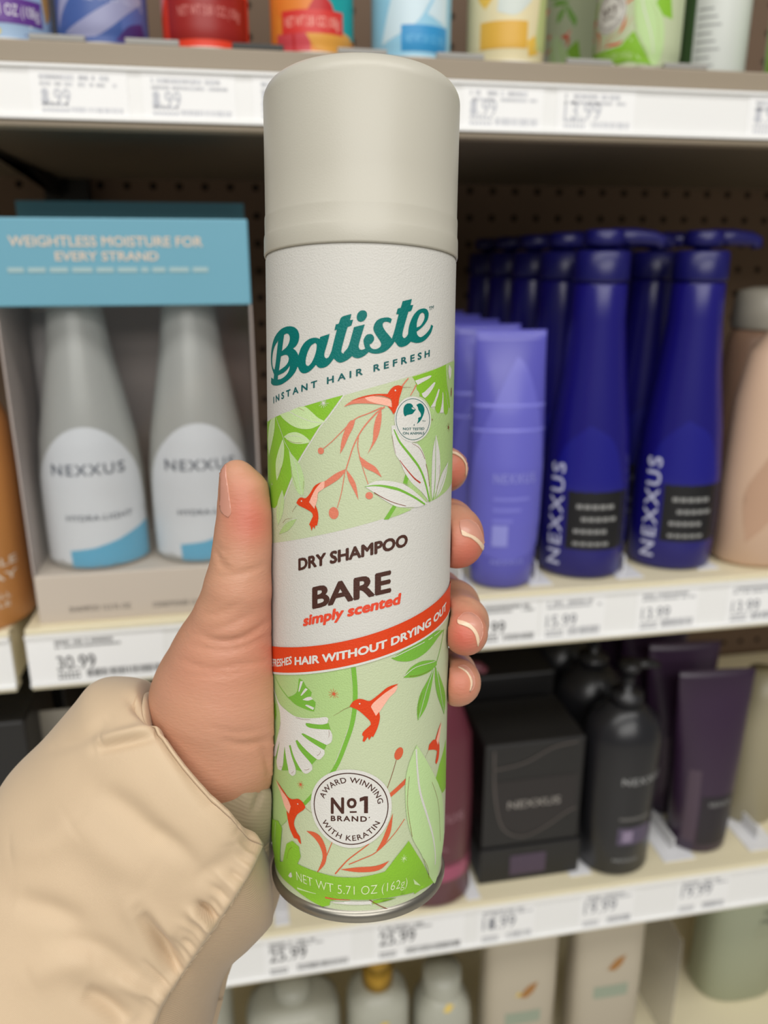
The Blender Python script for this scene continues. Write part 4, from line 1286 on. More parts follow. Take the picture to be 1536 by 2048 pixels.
divider(930, 1188, ZM, 'white plastic divider between the fingertips and the periwinkle tubes', .018)
divider(1083, 1172, ZM, 'white divider on the middle shelf between the periwinkle tube and the navy bottles', .018)
divider(1262, 1158, ZM, 'white divider on the middle shelf between the two front navy bottles', .022)
divider(1418, 1140, ZM, 'white divider on the middle shelf between the navy and tan bottles', .018)
divider(565, 1852, ZL, 'white divider on the lower shelf at the foot of the held can', .012)
divider(948, 1800, ZL, 'white divider on the lower shelf between the maroon bottle and black box', .012)
divider(1162, 1752, ZL, 'white divider on the lower shelf between the black box and black bottle', .02)
divider(1360, 1722, ZL, 'white divider on the lower shelf between black bottle and purple tube', .03)
divider(1530, 1700, ZL, 'white divider on the lower shelf at the right edge', .03)
FRT = mat('tray_grey', (150, 148, 142), .4)
FRD = mat('tray_dark', (46, 46, 42), .5)
for px, lb, dk in ((118, 'front lip of a can tray below the pale blue can', 0), (306, 'front lip of a can tray between the blue and red cans', 0), (516, 'front lip of a can tray with dark edge, left of the orange can', 1), (724, 'front lip of a can tray right of the orange can', 0), (920, 'front lip of a can tray between the sky blue and cream cans', 0), (1178, 'front lip of a can tray left of the large green can', 0), (1372, 'front lip of a can tray right of the large green can', 0)):
    p = on_y(px, 100, .516)
    mb = MB().box(-.0145, .0145, 0, .004, 0, .0032, FRD if dk else FRT, .0006)
    mb.box(-.006, .006, .004, .06, 0, .0008, FRD)
    o = mb.build('can_tray')
    o.location = (p.x, .5135, ZU + .0003)
    tag(o, lb, 'can tray', 'can trays on the upper shelf')

# ------------------------------------------------------------------ lower shelf
MAR = mat('bottle_maroon', (96, 42, 54), .32)
S = [(0, .031, .024), (.003, .034, .027), (.10, .034, .027), (.15, .032, .0255), (.175, .024, .021), (.186, .0135, .0135)]
e = on_z(908, 1812, ZL)
mar = tag(empty('shampoo_bottle', (on_z(868, 1806, ZL).x, e.y + .026, ZL + .0008)), 'maroon bottle with pink band, right behind the foot of the held can', 'bottle')
mb = MB().loft(S, MAR, 44)
text_on(mb, 'NEXXUS', S, -.022, .0245, .083, .008, mat('bottle_text_mauve', (150, 110, 118), .5))
text_on(mb, '33.8 FL', S, -.012, .0135, .056, .004, mat('bottle_text_mauve', (150, 110, 118), .5))
prect(mb, -.033, .033, .026, .040, S, mat('bottle_rose', (160, 78, 104), .35))
prect(mb, -.033, .033, .042, .0428, S, mat('bottle_rose', (160, 78, 104), .35))
mb.build('bottle_body', mar)
mb = MB()
lathe(mb, [(.186, 0), (.186, .0145), (.2, .014), (.2005, 0)], MAR, 28)
mb.tube([(0, 0, .2), (0, 0, .206)], .005, MAR)
mb.tube([(-.008, 0, .209), (.012, 0, .209), (.036, -.003, .2085), (.041, -.004, .206)], [.0062, .0062, .0045, .003], MAR)
mb.build('pump_head', mar)
mar.rotation_euler.z = math.radians(-8)

CHAR = mat('carton_black', (28, 27, 27), .4, var=.1, vscale=30)
CHAR2 = mat('carton_black_panel', (38, 34, 34), .45)
xa2, xb2 = on_z(955, 1772, ZL).x, on_z(1160, 1748, ZL).x
yb2 = on_z(1060, 1757, ZL).y
bb = tag(empty('carton', ((xa2 + xb2) / 2, yb2, ZL + .0008)), 'black carton with a curved front panel, right of the maroon bottle', 'carton')
hw = (xb2 - xa2) / 2 - .001
mb = MB().box(-hw, hw, 0, .07, 0, .034, CHAR, .001)
mb.box(-hw * .97, hw * .97, .002, .07, .034, .135, CHAR, .002)
mb.build('carton_body', bb)
mb = MB()
RLN = mat('carton_line', (92, 84, 80), .4)
for P in (((-.036, .13), (-.034, .09), (-.026, .055), (-.008, .043), (.012, .05), (.03, .062), (.039, .066)), ((-.036, .112), (-.01, .116), (.015, .128), (.036, .131))):
    q = chaikin(P, 400, closed=False)
    o = stroke2d(q, .0012)
    n = len(q)
    mb.add([(p.x, .0014, p.y) for p in o], [(i, i + 1, 2 * n - 2 - i, 2 * n - 1 - i) for i in range(n - 1)], RLN)
mb.add([(p[0], .0017, p[1]) for p in ((-.037, .09), (-.026, .056), (-.008, .044), (.012, .051), (.038, .064), (.038, .10), (-.037, .10))], [tuple(range(7))], CHAR2)
text_flat(mb, 'NEXXUS', (-.022, .0010, .073), Xv, Zv, .046, .0075, mat('carton_text_grey', (150, 144, 138), .5), offset=.01)
mb.box(-.018, .014, -.0004, -.0002, .006, .026, mat('carton_violet', (74, 60, 78), .5))
mb.build('printed_panel', bb)
bb2 = tag(MB().box(-hw, hw, 0, .07, 0, .150, CHAR, .002).build('carton'), 'plain black carton standing behind the one with the curved panel', 'carton')
bb2.location = (bb.location.x + .004, yb2 + .085, ZL + .0008)
bb2['group'] = bb['group'] = 'black cartons on the lower shelf'

BBK = mat('bottle_black', (30, 30, 33), .3)
S = [(0, .029, .025), (.003, .0315, .0275), (.05, .0315, .0275), (.10, .033, .029), (.128, .0335, .029), (.142, .029, .026), (.152, .018, .018), (.157, .0125, .0125)]
bk = tag(empty('pump_bottle', (on_z(1243, 1745, ZL).x, on_z(1270, 1745, ZL).y + .024, ZL + .0008)), 'round shouldered black bottle with slim pump between black carton and purple tube', 'pump bottle')
mb = MB().loft(S, BBK, 44)
text_on(mb, 'NEXXUS', S, -.011, .031, .094, .0068, mat('bottle_text_steel', (150, 150, 150), .5))
prect(mb, -.010, .021, .033, .050, S, mat('label_plum', (84, 74, 96), .5))
prect(mb, -.006, .003, .036, .047, S, mat('label_lilac', (140, 126, 150), .5), .0004)
prect(mb, -.010, .020, .058, .0605, S, mat('label_line', (100, 98, 96), .5))
text_on(mb, 'NEXXUS', S, -.012, .010, .016, .003, mat('bottle_text_steel', (150, 150, 150), .5))
mb.build('bottle_body', bk)
mb = MB()
lathe(mb, [(.157, 0), (.157, .0138), (.166, .0135), (.1665, .005), (.186, .0046), (.1862, .009), (.193, .009), (.1935, 0)], BBK, 28)
mb.tube([(0, 0, .190), (.018, 0, .190), (.026, 0, .187)], [.0045, .004, .003], BBK)
mb.build('pump_head', bk)

PUR = mat('tube_plum', (52, 34, 56), .32)
S = [(0, .0235, .019), (.003, .026, .0215), (.05, .0285, .0215), (.10, .031, .018), (.14, .033, .009), (.165, .0342, .0018), (.174, .0342, .0012)]
pu = tag(empty('conditioner_tube', (on_z(1412, 1705, ZL).x, on_z(1412, 1705, ZL).y + .019, ZL + .0008)), 'dark plum tube with a flat top at the right of the lower shelf', 'tube')
mb = MB().loft(S, PUR, 44)
prect(mb, -.0215, -.012, .012, .085, S, mat('tube_mauve', (76, 60, 74), .4))
prect(mb, -.010, .022, .010, .060, S, mat('tube_black', (34, 28, 36), .4))
text_on(mb, 'NEXXUS', S, -.003, .018, .050, .0045, mat('label_text_grey', (140, 140, 138), .5))
mb.build('tube_body', pu)
pu.rotation_euler.z = math.radians(-5)
for src, n, dy, dx, lbs, grp in ((bk, 4, .066, .0, ('black pump bottle directly behind the front one', 'third black pump bottle from the front', 'fourth black pump bottle from the front', 'rearmost black pump bottle of the lower shelf'), 'black pump bottles on the lower shelf'),
                                 (pu, 4, .052, .0, ('plum tube directly behind the front one', 'third plum tube from the front', 'fourth plum tube from the front', 'rearmost plum tube of the lower shelf'), 'plum tubes on the lower shelf'),
                                 (mar, 3, .068, .0, ('maroon bottle directly behind the front one', 'third maroon bottle from the front', 'rearmost maroon bottle of the lower shelf'), 'maroon bottles on the lower shelf')):
    src['group'] = grp
    for k in range(n):
        c = copy_tree(src)
        c.location = src.location + Vector((dx, dy * (k + 1), 0))
        c['label'] = lbs[k]
for k, lb in enumerate(('third black carton behind the curved panel one', 'rearmost black carton behind the curved panel one')):
    c = copy_tree(bb2)
    c.location = bb2.location + Vector((.004, .078 * (k + 1), 0))
    c['label'] = lb
S = [(0, .024, .022), (.003, .026, .024), (.10, .026, .024), (.125, .015, .015), (.15, .0145, .0145)]
bg_ = tag(empty('lotion_bottle', (on_z(1545, 1690, ZL).x + .004, on_z(1545, 1690, ZL).y + .05, ZL + .0008)), 'olive beige bottle cut by the right edge, beside the plum tube', 'bottle')
MB().loft(S, mat('bottle_olive', (150, 142, 116), .4), 36).build('bottle_body', bg_)
for px, dy, lb in ((-30, .012, 'black carton at the far left behind the coat sleeve, in front of its twin'), (20, .13, 'rear black carton at the far left behind the coat sleeve')):  # black cartons added to darken the left end of the bay
    p = on_y(px, 1500, YF + .02)
    o = MB().box(-.06, .06, 0, .08, 0, .205, CHAR, .002)
    o.box(-.04, .04, -.0003, .0, .06, .11, CHAR2)
    o = o.build('carton')
    o.location = (min(p.x, xg0 - .062), YF + dy, ZL + .0008)
    tag(o, lb, 'carton', 'black cartons on the lower shelf')
o = MB().box(-.05, .05, 0, .05, 0, .215, mat('carton_dark_fill', (20, 19, 19), .6), .002).build('carton')  # another carton added to blacken the space behind the card
o.location = (on_y(120, 1420, .74).x, .74, ZL + .0008)
tag(o, 'sooty black carton behind the grey card on the lower shelf', 'carton', 'black cartons on the lower shelf')
# grey card at the left, above the sleeve
p = on_y(140, 1420, .56)
o = MB().box(-.022, .022, 0, .0012, 0, .19, mat('card_grey', (150, 144, 132), .6)).build('backing_card')
o.location = (p.x, .56, ZL + .0003)
tag(o, 'grey card standing on the lower shelf behind the coat sleeve', 'card')

# ------------------------------------------------------------------ bottom shelf
WBT = mat('bottle_chalk', (170, 170, 156), .4)
WBL = mat('bottle_chalk_label', (180, 180, 166), .4)
GOLD = mat('gold_metal', (190, 150, 60), .25, metal=.85)
CRT = mat('tube_cream', (182, 172, 152), .45)
LEAFB = mat('leaf_bronze', (160, 112, 56), .5)
LEAFY = mat('leaf_yellow', (214, 186, 92), .5)
GRN = mat('label_sage', (150, 160, 140), .5)


def bottom_bottle(px, ry_, Y, hgt, label, rx, shoulder=.02, m=WBT, name='shampoo_bottle'):
    p = on_y(px, 2000, Y - ry_)
    S = [(0, rx * .94, ry_ * .92), (.003, rx, ry_), (hgt - shoulder, rx, ry_), (hgt - shoulder * .5, rx * .94, ry_ * .94), (hgt - shoulder * .15, rx * .72, ry_ * .74), (hgt, .016, .016)]
    S = [s + (0, 0, 2.6) for s in S]
    r = tag(empty(name, (p.x, Y, ZB + .0003)), label, 'bottle', 'white bottles on the bottom shelf')
    mb = MB().loft(S, m, 48)
    return r, mb, S


r, mb, S = bottom_bottle(588, .030, .575, on_y(585, 1982, .575).z - ZB, 'wide chalk white bottle on the bottom shelf beside the coat hem', .043)
patch(mb, [(-.026, .06), (-.03, .08), (-.02, .1), (.02, .1), (.03, .08), (.026, .06)], S, WBL)
mb.build('bottle_body', r)
mb = MB()
hb = S[-1][0]
lathe(mb, [(hb - .001, .0165), (hb + .012, .016), (hb + .0125, 0)], WBT, 28)
mb.build('bottle_cap', r)
r, mb, S = bottom_bottle(765, .026, .565, on_y(767, 1958, .565).z - ZB, 'chalk white bottle with a gold neck under the 25.99 tags', .0285)
patch(mb, [(-.004, .088), (.001, .094), (.007, .092), (.002, .087)], S, LEAFY)
mb.build('bottle_body', r)
mb = MB()
hb = S[-1][0]
lathe(mb, [(hb - .001, .0), (hb - .001, .0135), (hb, .0142), (hb + .021, .0142), (hb + .0225, .0124), (hb + .024, .0124), (hb + .0255, .0142), (hb + .036, .014), (hb + .037, 0)], GOLD, 36)
tag(mb.build('gold_pump', r), 'gold metal neck')
r, mb, S = bottom_bottle(898, .026, .565, on_y(910, 1965, .565).z - ZB, 'chalk white bottle with a yellow leaf, left of the cream tubes', .0275, .03)
patch(mb, [(-.004, .088), (.001, .094), (.007, .092), (.002, .087)], S, LEAFY)
mb.build('bottle_body', r)
mb = MB()
hb = S[-1][0]
lathe(mb, [(hb - .002, .0185), (hb + .02, .018), (hb + .0205, 0)], WBT, 28)
mb.build('bottle_cap', r)
r, mb, S = bottom_bottle(400, .026, .575, .168, 'chalk white bottle half covered by the coat sleeve at the bottom', .026)
mb.build('bottle_body', r)
for px, Y, lf, lb in ((1050, .553, 1, 'cream carton tube with a yellow leaf, left of its twin on the bottom shelf'), (1222, .553, 0, 'cream carton tube with a brown leaf, right of its twin on the bottom shelf')):
    p = on_y(px, 1990, Y - .02)
    S = [(0, .0335, .020), (.003, .0345, .021), (.10, .0350, .0205), (.168, .0352, .016), (.186, .0352, .012)]
    S = [s + (0, 0, 3.2) for s in S]
    r = tag(empty('cream_tube', (p.x, Y, ZB + .0003)), lb, 'tube', 'cream tubes on the bottom shelf')
    mb = MB().loft(S, CRT, 44)
    zz = .104 if lf else .118
    patch(mb, [(-.006, zz), (.002, zz + .010), (.012, zz + .014), (.008, zz + .004), (.001, zz - .002)], S, LEAFB)
    if lf: patch(mb, [(-.010, zz + .0), (-.006, zz + .006), (-.003, zz + .002)], S, LEAFY)
    prect(mb, -.018, .016, zz - .032, zz - .018, S, GRN)
    mb.build('tube_body', r)
    mb = MB().loft([(.1855, .0350, .0115, 0, 0, 3.2), (.186, .0352, .012, 0, 0, 3.2), (.1875, .0352, .0016, 0, 0, 3.2), (.196, .0352, .0012, 0, 0, 3.2)], CRT, 44)
    mb.build('crimp', r)
PGB = mat('bottle_pale_green', (164, 170, 144), .4)
r, mb, S = bottom_bottle(1492, .030, .60, .186, 'pale green bottle with handwritten style print at the lower right corner', .044, .04, PGB)
HW = mat('print_black', (40, 42, 40), .5)
text_on(mb, 'infuse', S, .004, .034, .113, .008, HW, offset=.0)
text_on(mb, 'repair', S, .001, .030, .102, .008, HW, offset=.0)
prect(mb, -.004, .034, .096, .0965, S, mat('print_tan', (160, 146, 110), .5))
prect(mb, -.004, .034, .086, .0865, S, mat('print_tan', (160, 146, 110), .5))
mb.build('bottle_body', r)
mb = MB()
lathe(mb, [(.184, .015), (.194, .0145), (.1945, 0)], PGB, 28)
mb.build('bottle_cap', r)
acr = bpy.data.materials.new('cloudy_acrylic')
acr.use_nodes = True
nt = acr.node_tree
pb = nt.nodes['Principled BSDF']
pb.inputs['Base Color'].default_value = lin((196, 190, 178))
pb.inputs['Roughness'].default_value = .3
tr2, mx2 = nt.nodes.new('ShaderNodeBsdfTransparent'), nt.nodes.new('ShaderNodeMixShader')
mx2.inputs[0].default_value = .35
nt.links.new(tr2.outputs[0], mx2.inputs[1])
nt.links.new(pb.outputs[0], mx2.inputs[2])
nt.links.new(mx2.outputs[0], nt.nodes['Material Output'].inputs[0])
q0 = on_y(1312, 1885, .56)
o = MB()
o.add([(-.0006, 0, 0), (-.0006, .26, 0), (-.0006, .26, .13), (-.0006, .12, .15), (-.0006, 0, .13), (.0006, 0, 0), (.0006, .26, 0), (.0006, .26, .13), (.0006, .12, .15), (.0006, 0, .13)], [(0, 1, 2, 3, 4), (9, 8, 7, 6, 5), (0, 5, 6, 1), (1, 6, 7, 2), (2, 7, 8, 3), (3, 8, 9, 4), (4, 9, 5, 0)], acr)
o = o.build('shelf_divider')
o.location = (on_y(1350, 1990, .54).x, .54, ZB + .0003)
tag(o, 'cloudy acrylic divider on the bottom shelf left of the pale green bottle', 'shelf divider', 'white shelf dividers')

# ------------------------------------------------------------------ the person: hand, nails, coat sleeve
def P3(px, py, d): return np.array([(px - 768) / F * d, (1024 - py) / F * d, d])


def chain(*pts): return [(P3(x, y, d), r * d / F) for x, y, d, r in pts]


THUMB = chain((474, 953, .2095, 34), (487, 985, .2095, 47), (491, 1030, .210, 52), (488, 1075, .2105, 55), (483, 1120, .211, 56), (477, 1175, .2125, 65), (467, 1240, .216, 78), (454, 1312, .221, 103))
THENAR = chain((454, 1312, .221, 103), (444, 1390, .226, 134), (446, 1470, .231, 138), (380, 1565, .236, 138), (300, 1665, .238, 138), (190, 1800, .238, 142), (60, 1960, .236, 145))
HEEL = chain((520, 1420, .250, 90), (490, 1540, .2475, 98), (400, 1670, .245, 108), (300, 1790, .243, 112))
PALM = chain((470, 1450, .244, 110), (560, 1400, .262, 92), (640, 1330, .268, 84), (650, 1200, .268, 80), (640, 1110, .266, 72))
PALM2 = chain((454, 1330, .236, 95), (560, 1290, .260, 84), (650, 1250, .268, 80))
INDEX = chain((640, 1090, .264, 64), (770, 1000, .2685, 56), (850, 955, .262, 47), (890, 939, .249, 41), (896, 938, .240, 39.5))
MIDDLE = chain((640, 1170, .266, 68), (780, 1095, .2715, 60), (862, 1050, .262, 56), (893, 1056, .245, 56), (905, 1070, .234, 57), (914, 1083, .2285, 54))
RING = chain((640, 1260, .268, 68), (790, 1205, .2735, 60), (870, 1196, .262, 56), (904, 1214, .245, 52), (926, 1244, .2275, 47), (931, 1266, .2195, 45))
PINKY = chain((640, 1350, .268, 60), (780, 1335, .272, 54), (862, 1338, .260, 50), (900, 1350, .242, 49), (914, 1364, .2265, 48))


def seg_sdf(X, a, ra, b, rb):
    ab = b - a
    L2 = float(ab @ ab)
    t = np.clip(((X - a) @ ab) / L2, 0, 1)
    d = np.sqrt(((X - a - t[..., None] * ab) ** 2).sum(-1))
    return d - (ra + (rb - ra) * t)


def smin(a, b, k):
    h = np.clip(0.5 + 0.5 * (b - a) / k, 0, 1)
    return b + (a - b) * h - k * h * (1 - h)


GH = 0.0008
allp = sum([THUMB, THENAR, HEEL, PALM, PALM2, INDEX, MIDDLE, RING, PINKY], [])
glo = np.min([p - r for p, r in allp], 0) - 0.004
ghi = np.max([p + r for p, r in allp], 0) + 0.004
GN = np.ceil((ghi - glo) / GH).astype(int) + 1
gx = [(glo[i] + GH * np.arange(GN[i])).astype(np.float32) for i in range(3)]
FLD = np.full(GN, 0.02, np.float32)


def group_field(ch, k, pad=0.012):
    lo = np.min([p - r for p, r in ch], 0) - pad
    hi = np.max([p + r for p, r in ch], 0) + pad
    i0 = np.maximum(0, ((lo - glo) / GH).astype(int))
    i1 = np.minimum(GN, ((hi - glo) / GH).astype(int) + 2)
    sl = tuple(slice(a, b) for a, b in zip(i0, i1))
    X = np.stack(np.meshgrid(*[gx[i][sl[i]] for i in range(3)], indexing='ij'), -1)
    f = None
    for (a, ra), (b, rb) in zip(ch, ch[1:]):
        d = seg_sdf(X, a.astype(np.float32), ra, b.astype(np.float32), rb)
        f = d if f is None else smin(f, d, k)
    return sl, f


for ch, k, kj in ((THENAR, .004, .003), (THUMB, .0025, .004), (HEEL, .005, .006), (PALM, .005, .008), (PALM2, .005, .008), (INDEX, .003, .0008), (MIDDLE, .003, .0008), (RING, .003, .0008), (PINKY, .003, .0008)):
    sl, f = group_field(ch, k)
    FLD[sl] = smin(FLD[sl], f.astype(np.float32), kj)
# the can's wall presses the flesh in
XX = np.stack(np.meshgrid(*gx, indexing='ij'), -1)
ca = np.array(cc, np.float32)
uu = np.array(uc, np.float32)
rel = XX - ca
ax = rel @ uu
rd = np.sqrt(np.maximum(0, (rel ** 2).sum(-1) - ax ** 2))
FLD = np.maximum(FLD, -(rd - np.float32(R0 + .00045)))
del XX, rel, ax, rd


def surface_nets(f, o, h):
    s = f < 0
    n = np.array(f.shape) - 1
    cnt = np.zeros(n, np.int8)
    corners = [(i, j, k) for i in (0, 1) for j in (0, 1) for k in (0, 1)]
    sub = lambda A, c: A[c[0]:c[0] + n[0], c[1]:c[1] + n[1], c[2]:c[2] + n[2]]
    for c in corners: cnt += sub(s, c)
    act = (cnt > 0) & (cnt < 8)
    idx = np.full(n, -1, np.int64)
    I = np.argwhere(act)
    idx[act] = np.arange(len(I))
    acc = np.zeros((len(I), 3))
    num = np.zeros(len(I))
    for c in corners:
        for ax in range(3):
            if c[ax]: continue
            d = list(c)
            d[ax] = 1
            fa = f[I[:, 0] + c[0], I[:, 1] + c[1], I[:, 2] + c[2]].astype(float)
            fb = f[I[:, 0] + d[0], I[:, 1] + d[1], I[:, 2] + d[2]].astype(float)
            m = (fa < 0) != (fb < 0)
            t = np.where(m, fa / np.where(m, fa - fb, 1), 0)
            p = np.array(c, float)[None].repeat(len(I), 0)
            p[:, ax] += t
            acc += p * m[:, None]
            num += m
    V = o + h * (I + acc / num[:, None])
    Q = []
    for ax in range(3):
        a = [slice(None)] * 3
        b = [slice(None)] * 3
        a[ax] = slice(0, -1)
        b[ax] = slice(1, None)
        s0, s1 = s[tuple(a)], s[tuple(b)]
        E = np.argwhere(s0 != s1)
        u, v = (ax + 1) % 3, (ax + 2) % 3
        ok = (E[:, u] > 0) & (E[:, v] > 0) & (E[:, u] < n[u]) & (E[:, v] < n[v])
        E = E[ok]
        flip = s0[tuple(E.T)]
        def cell(du, dv):
            q = E.copy()
            q[:, u] += du
            q[:, v] += dv
            return idx[tuple(q.T)]
        q = np.stack([cell(-1, -1), cell(0, -1), cell(0, 0), cell(-1, 0)], 1)
        q[~flip] = q[~flip][:, ::-1]
        Q.append(q)
    return V, np.concatenate(Q)


HV, HQ = surface_nets(FLD, glo, GH)
del FLD
# relax the grid stairs
e0 = np.concatenate([HQ[:, [0, 1]], HQ[:, [1, 2]], HQ[:, [2, 3]], HQ[:, [3, 0]]])
for it in range(6):
    acc = np.zeros_like(HV)
    num = np.zeros(len(HV))
    np.add.at(acc, e0[:, 0], HV[e0[:, 1]])
    np.add.at(num, e0[:, 0], 1)
    np.add.at(acc, e0[:, 1], HV[e0[:, 0]])
    np.add.at(num, e0[:, 1], 1)
    HV = HV + ((.55, -.53)[it % 2]) * (acc / num[:, None] - HV)


def vnormals(V, Q):
    n = np.cross(V[Q[:, 2]] - V[Q[:, 0]], V[Q[:, 3]] - V[Q[:, 1]])
    N = np.zeros_like(V)
    for k in range(4): np.add.at(N, Q[:, k], n)
    return N / np.maximum(1e-12, np.linalg.norm(N, axis=1))[:, None]


def pxs(V): return np.stack([768 + F * V[:, 0] / V[:, 2], 1024 - F * V[:, 1] / V[:, 2]], 1)


def pl_dist(Q, line):
    """pixel distance to a polyline and position along it 0..1"""
    best = np.full(len(Q), 1e9)
    pos = np.zeros(len(Q))
    L = np.array([(p.x, p.y) for p in chaikin([Vector(p) for p in line], 400, closed=False)]) if len(line) > 2 else np.array(line, float)
    for i in range(len(L) - 1):
        ab = L[i + 1] - L[i]
        t = np.clip(((Q - L[i]) @ ab) / max(1e-9, ab @ ab), 0, 1)
        d = np.linalg.norm(Q - L[i] - t[:, None] * ab, axis=1)
        m = d < best
        best[m] = d[m]
        pos[m] = (i + t[m]) / (len(L) - 1)
    return best, pos


def crease(V, N, lines):
    """raise (+) or sink (-) narrow ridges that follow lines seen on the near side; amount in mm, width in px"""
    Q = pxs(V)
    near = np.clip(-(N * V / np.linalg.norm(V, axis=1)[:, None]).sum(1) * 3 - .2, 0, 1)
    D = np.zeros(len(V))
    for line, amt, w in lines:
        d, t = pl_dist(Q, line)
        D += amt / 1000 * np.exp(-(d / w) ** 2) * np.sin(np.pi * np.clip(t, .03, .97)) ** .5 * near
    return V + N * D[:, None]


HN = vnormals(HV, HQ)
if ((HN * (HV - HV.mean(0))).sum(1)).mean() < 0:
    HQ = HQ[:, ::-1]
    HN = -HN
HV = crease(HV, HN, [(l, a * 1.45, w) for l, a, w in [
    (((428, 1098), (440, 1116), (458, 1127)), -.45, 6), (((434, 1122), (446, 1134), (462, 1138)), -.3, 5), (((436, 1108), (450, 1122), (462, 1126)), .25, 5),
    (((432, 1150), (455, 1152), (500, 1142), (535, 1125)), -.25, 6), (((430, 1085), (445, 1100), (460, 1102)), -.2, 4),
    (((400, 1270), (440, 1283), (490, 1275), (541, 1240)), -.55, 8), (((385, 1290), (430, 1300), (480, 1297), (538, 1270)), -.3, 6), (((410, 1262), (450, 1254), (500, 1230)), -.25, 7),
    (((360, 1320), (420, 1338), (480, 1330), (540, 1322)), -.3, 7), (((380, 1350), (440, 1352), (500, 1340)), -.2, 6), (((400, 1230), (440, 1226), (480, 1205)), -.2, 6),
    (((440, 1480), (490, 1490), (540, 1478)), -.4, 9), (((420, 1455), (470, 1465), (520, 1462)), -.2, 7),
    (((520, 1490), (535, 1520), (540, 1560)), -.5, 8),
    (((918, 1040), (935, 1036), (955, 1052)), -.18, 4), (((920, 1226), (940, 1222), (958, 1238)), -.2, 4), (((900, 1190), (925, 1196), (945, 1206)), -.2, 5)]])
HN = vnormals(HV, HQ)
skin = bpy.data.materials.new('skin')
skin.use_nodes = True
nt = skin.node_tree
b = nt.nodes['Principled BSDF']
b.inputs['Roughness'].default_value = .46
b.inputs['Specular IOR Level'].default_value = .4
b.inputs['Subsurface Weight'].default_value = .12
b.inputs['Subsurface Radius'].default_value = (1.0, .35, .2)
b.inputs['Subsurface Scale'].default_value = .0025
at = nt.nodes.new('ShaderNodeAttribute')
at.attribute_name = 'blush'
mx = nt.nodes.new('ShaderNodeMix')
mx.data_type = 'RGBA'
mx.inputs['A'].default_value = lin((199, 149, 120))
mx.inputs['B'].default_value = lin((200, 100, 82))
nt.links.new(at.outputs['Fac'], mx.inputs['Factor'])
tc = nt.nodes.new('ShaderNodeTexCoord')
ns = nt.nodes.new('ShaderNodeTexNoise')
ns.inputs['Scale'].default_value = 90
ns.inputs['Detail'].default_value = 3
nt.links.new(tc.outputs['Object'], ns.inputs['Vector'])
hv = nt.nodes.new('ShaderNodeMix')
hv.data_type = 'RGBA'
hv.blend_type = 'MULTIPLY'
hv.inputs['Factor'].default_value = .22
nt.links.new(mx.outputs['Result'], hv.inputs['A'])
nt.links.new(ns.outputs['Color'], hv.inputs['B'])
hv2 = nt.nodes.new('ShaderNodeMix')
hv2.data_type = 'RGBA'
hv2.inputs['Factor'].default_value = .75
nt.links.new(hv.outputs['Result'], hv2.inputs['A'])
nt.links.new(mx.outputs['Result'], hv2.inputs['B'])
nt.links.new(hv2.outputs['Result'], b.inputs['Base Color'])
mp = nt.nodes.new('ShaderNodeMapping')
mp.inputs['Scale'].default_value = (500, 500, 1500)
nt.links.new(tc.outputs['Object'], mp.inputs['Vector'])
vo = nt.nodes.new('ShaderNodeTexNoise')
vo.inputs['Scale'].default_value = 1.0
vo.inputs['Detail'].default_value = 4
nt.links.new(mp.outputs[0], vo.inputs['Vector'])
bp = nt.nodes.new('ShaderNodeBump')
bp.inputs['Strength'].default_value = .22
bp.inputs['Distance'].default_value = .0006
nt.links.new(vo.outputs['Fac'], bp.inputs['Height'])
nt.links.new(bp.outputs['Normal'], b.inputs['Normal'])


def c2w(V):
    V = np.asarray(V, float)
    return V[:, [0]] * np.array(RT) + V[:, [1]] * np.array(UP) + V[:, [2]] * np.array(FWD) + np.array(EYE)


me = bpy.data.meshes.new('person')
HW_ = c2w(HV)
me.from_pydata(HW_.tolist(), [], HQ.tolist())
me.materials.append(skin)
me.polygons.foreach_set('use_smooth', [True] * len(me.polygons))
blush = np.zeros(len(HV))
Qp = pxs(HV)
for x, y, d, r, k in ((503, 1045, .205, 36, .75), (470, 975, .2, 40, .35), (520, 1180, .215, 45, .3), (500, 1290, .218, 60, .25), (420, 1330, .215, 60, .2), (530, 1240, .22, 60, .3),
                      (905, 945, .236, 34, .8), (928, 1100, .225, 38, .95), (925, 1275, .214, 34, .95), (918, 1370, .22, 34, .55), (930, 1060, .23, 20, .3), (948, 1240, .22, 20, .3), (460, 1440, .22, 90, .12)):
    c = P3(x, y, d)
    rr = r * d / F
    blush += k * np.exp(-((HV - c) ** 2).sum(1) / (2 * (rr * 1.0) ** 2))
att = me.attributes.new('blush', 'FLOAT', 'POINT')
att.data.foreach_set('value', np.clip(blush, 0, 1).astype(np.float32))
person = bpy.data.objects.new('person', me)
COL.objects.link(person)
tag(person, 'person\'s left hand wrapped round the tall can, beige puffer coat sleeve at the wrist', 'person')
BV = BVHTree.FromPolygons([Vector(p) for p in HW_], [tuple(q) for q in HQ.tolist()])

NAIL = mat('nail_pink', (200, 142, 122), .36, coat=.2)
NAILW = mat('nail_tip', (226, 198, 168), .35, coat=.2)


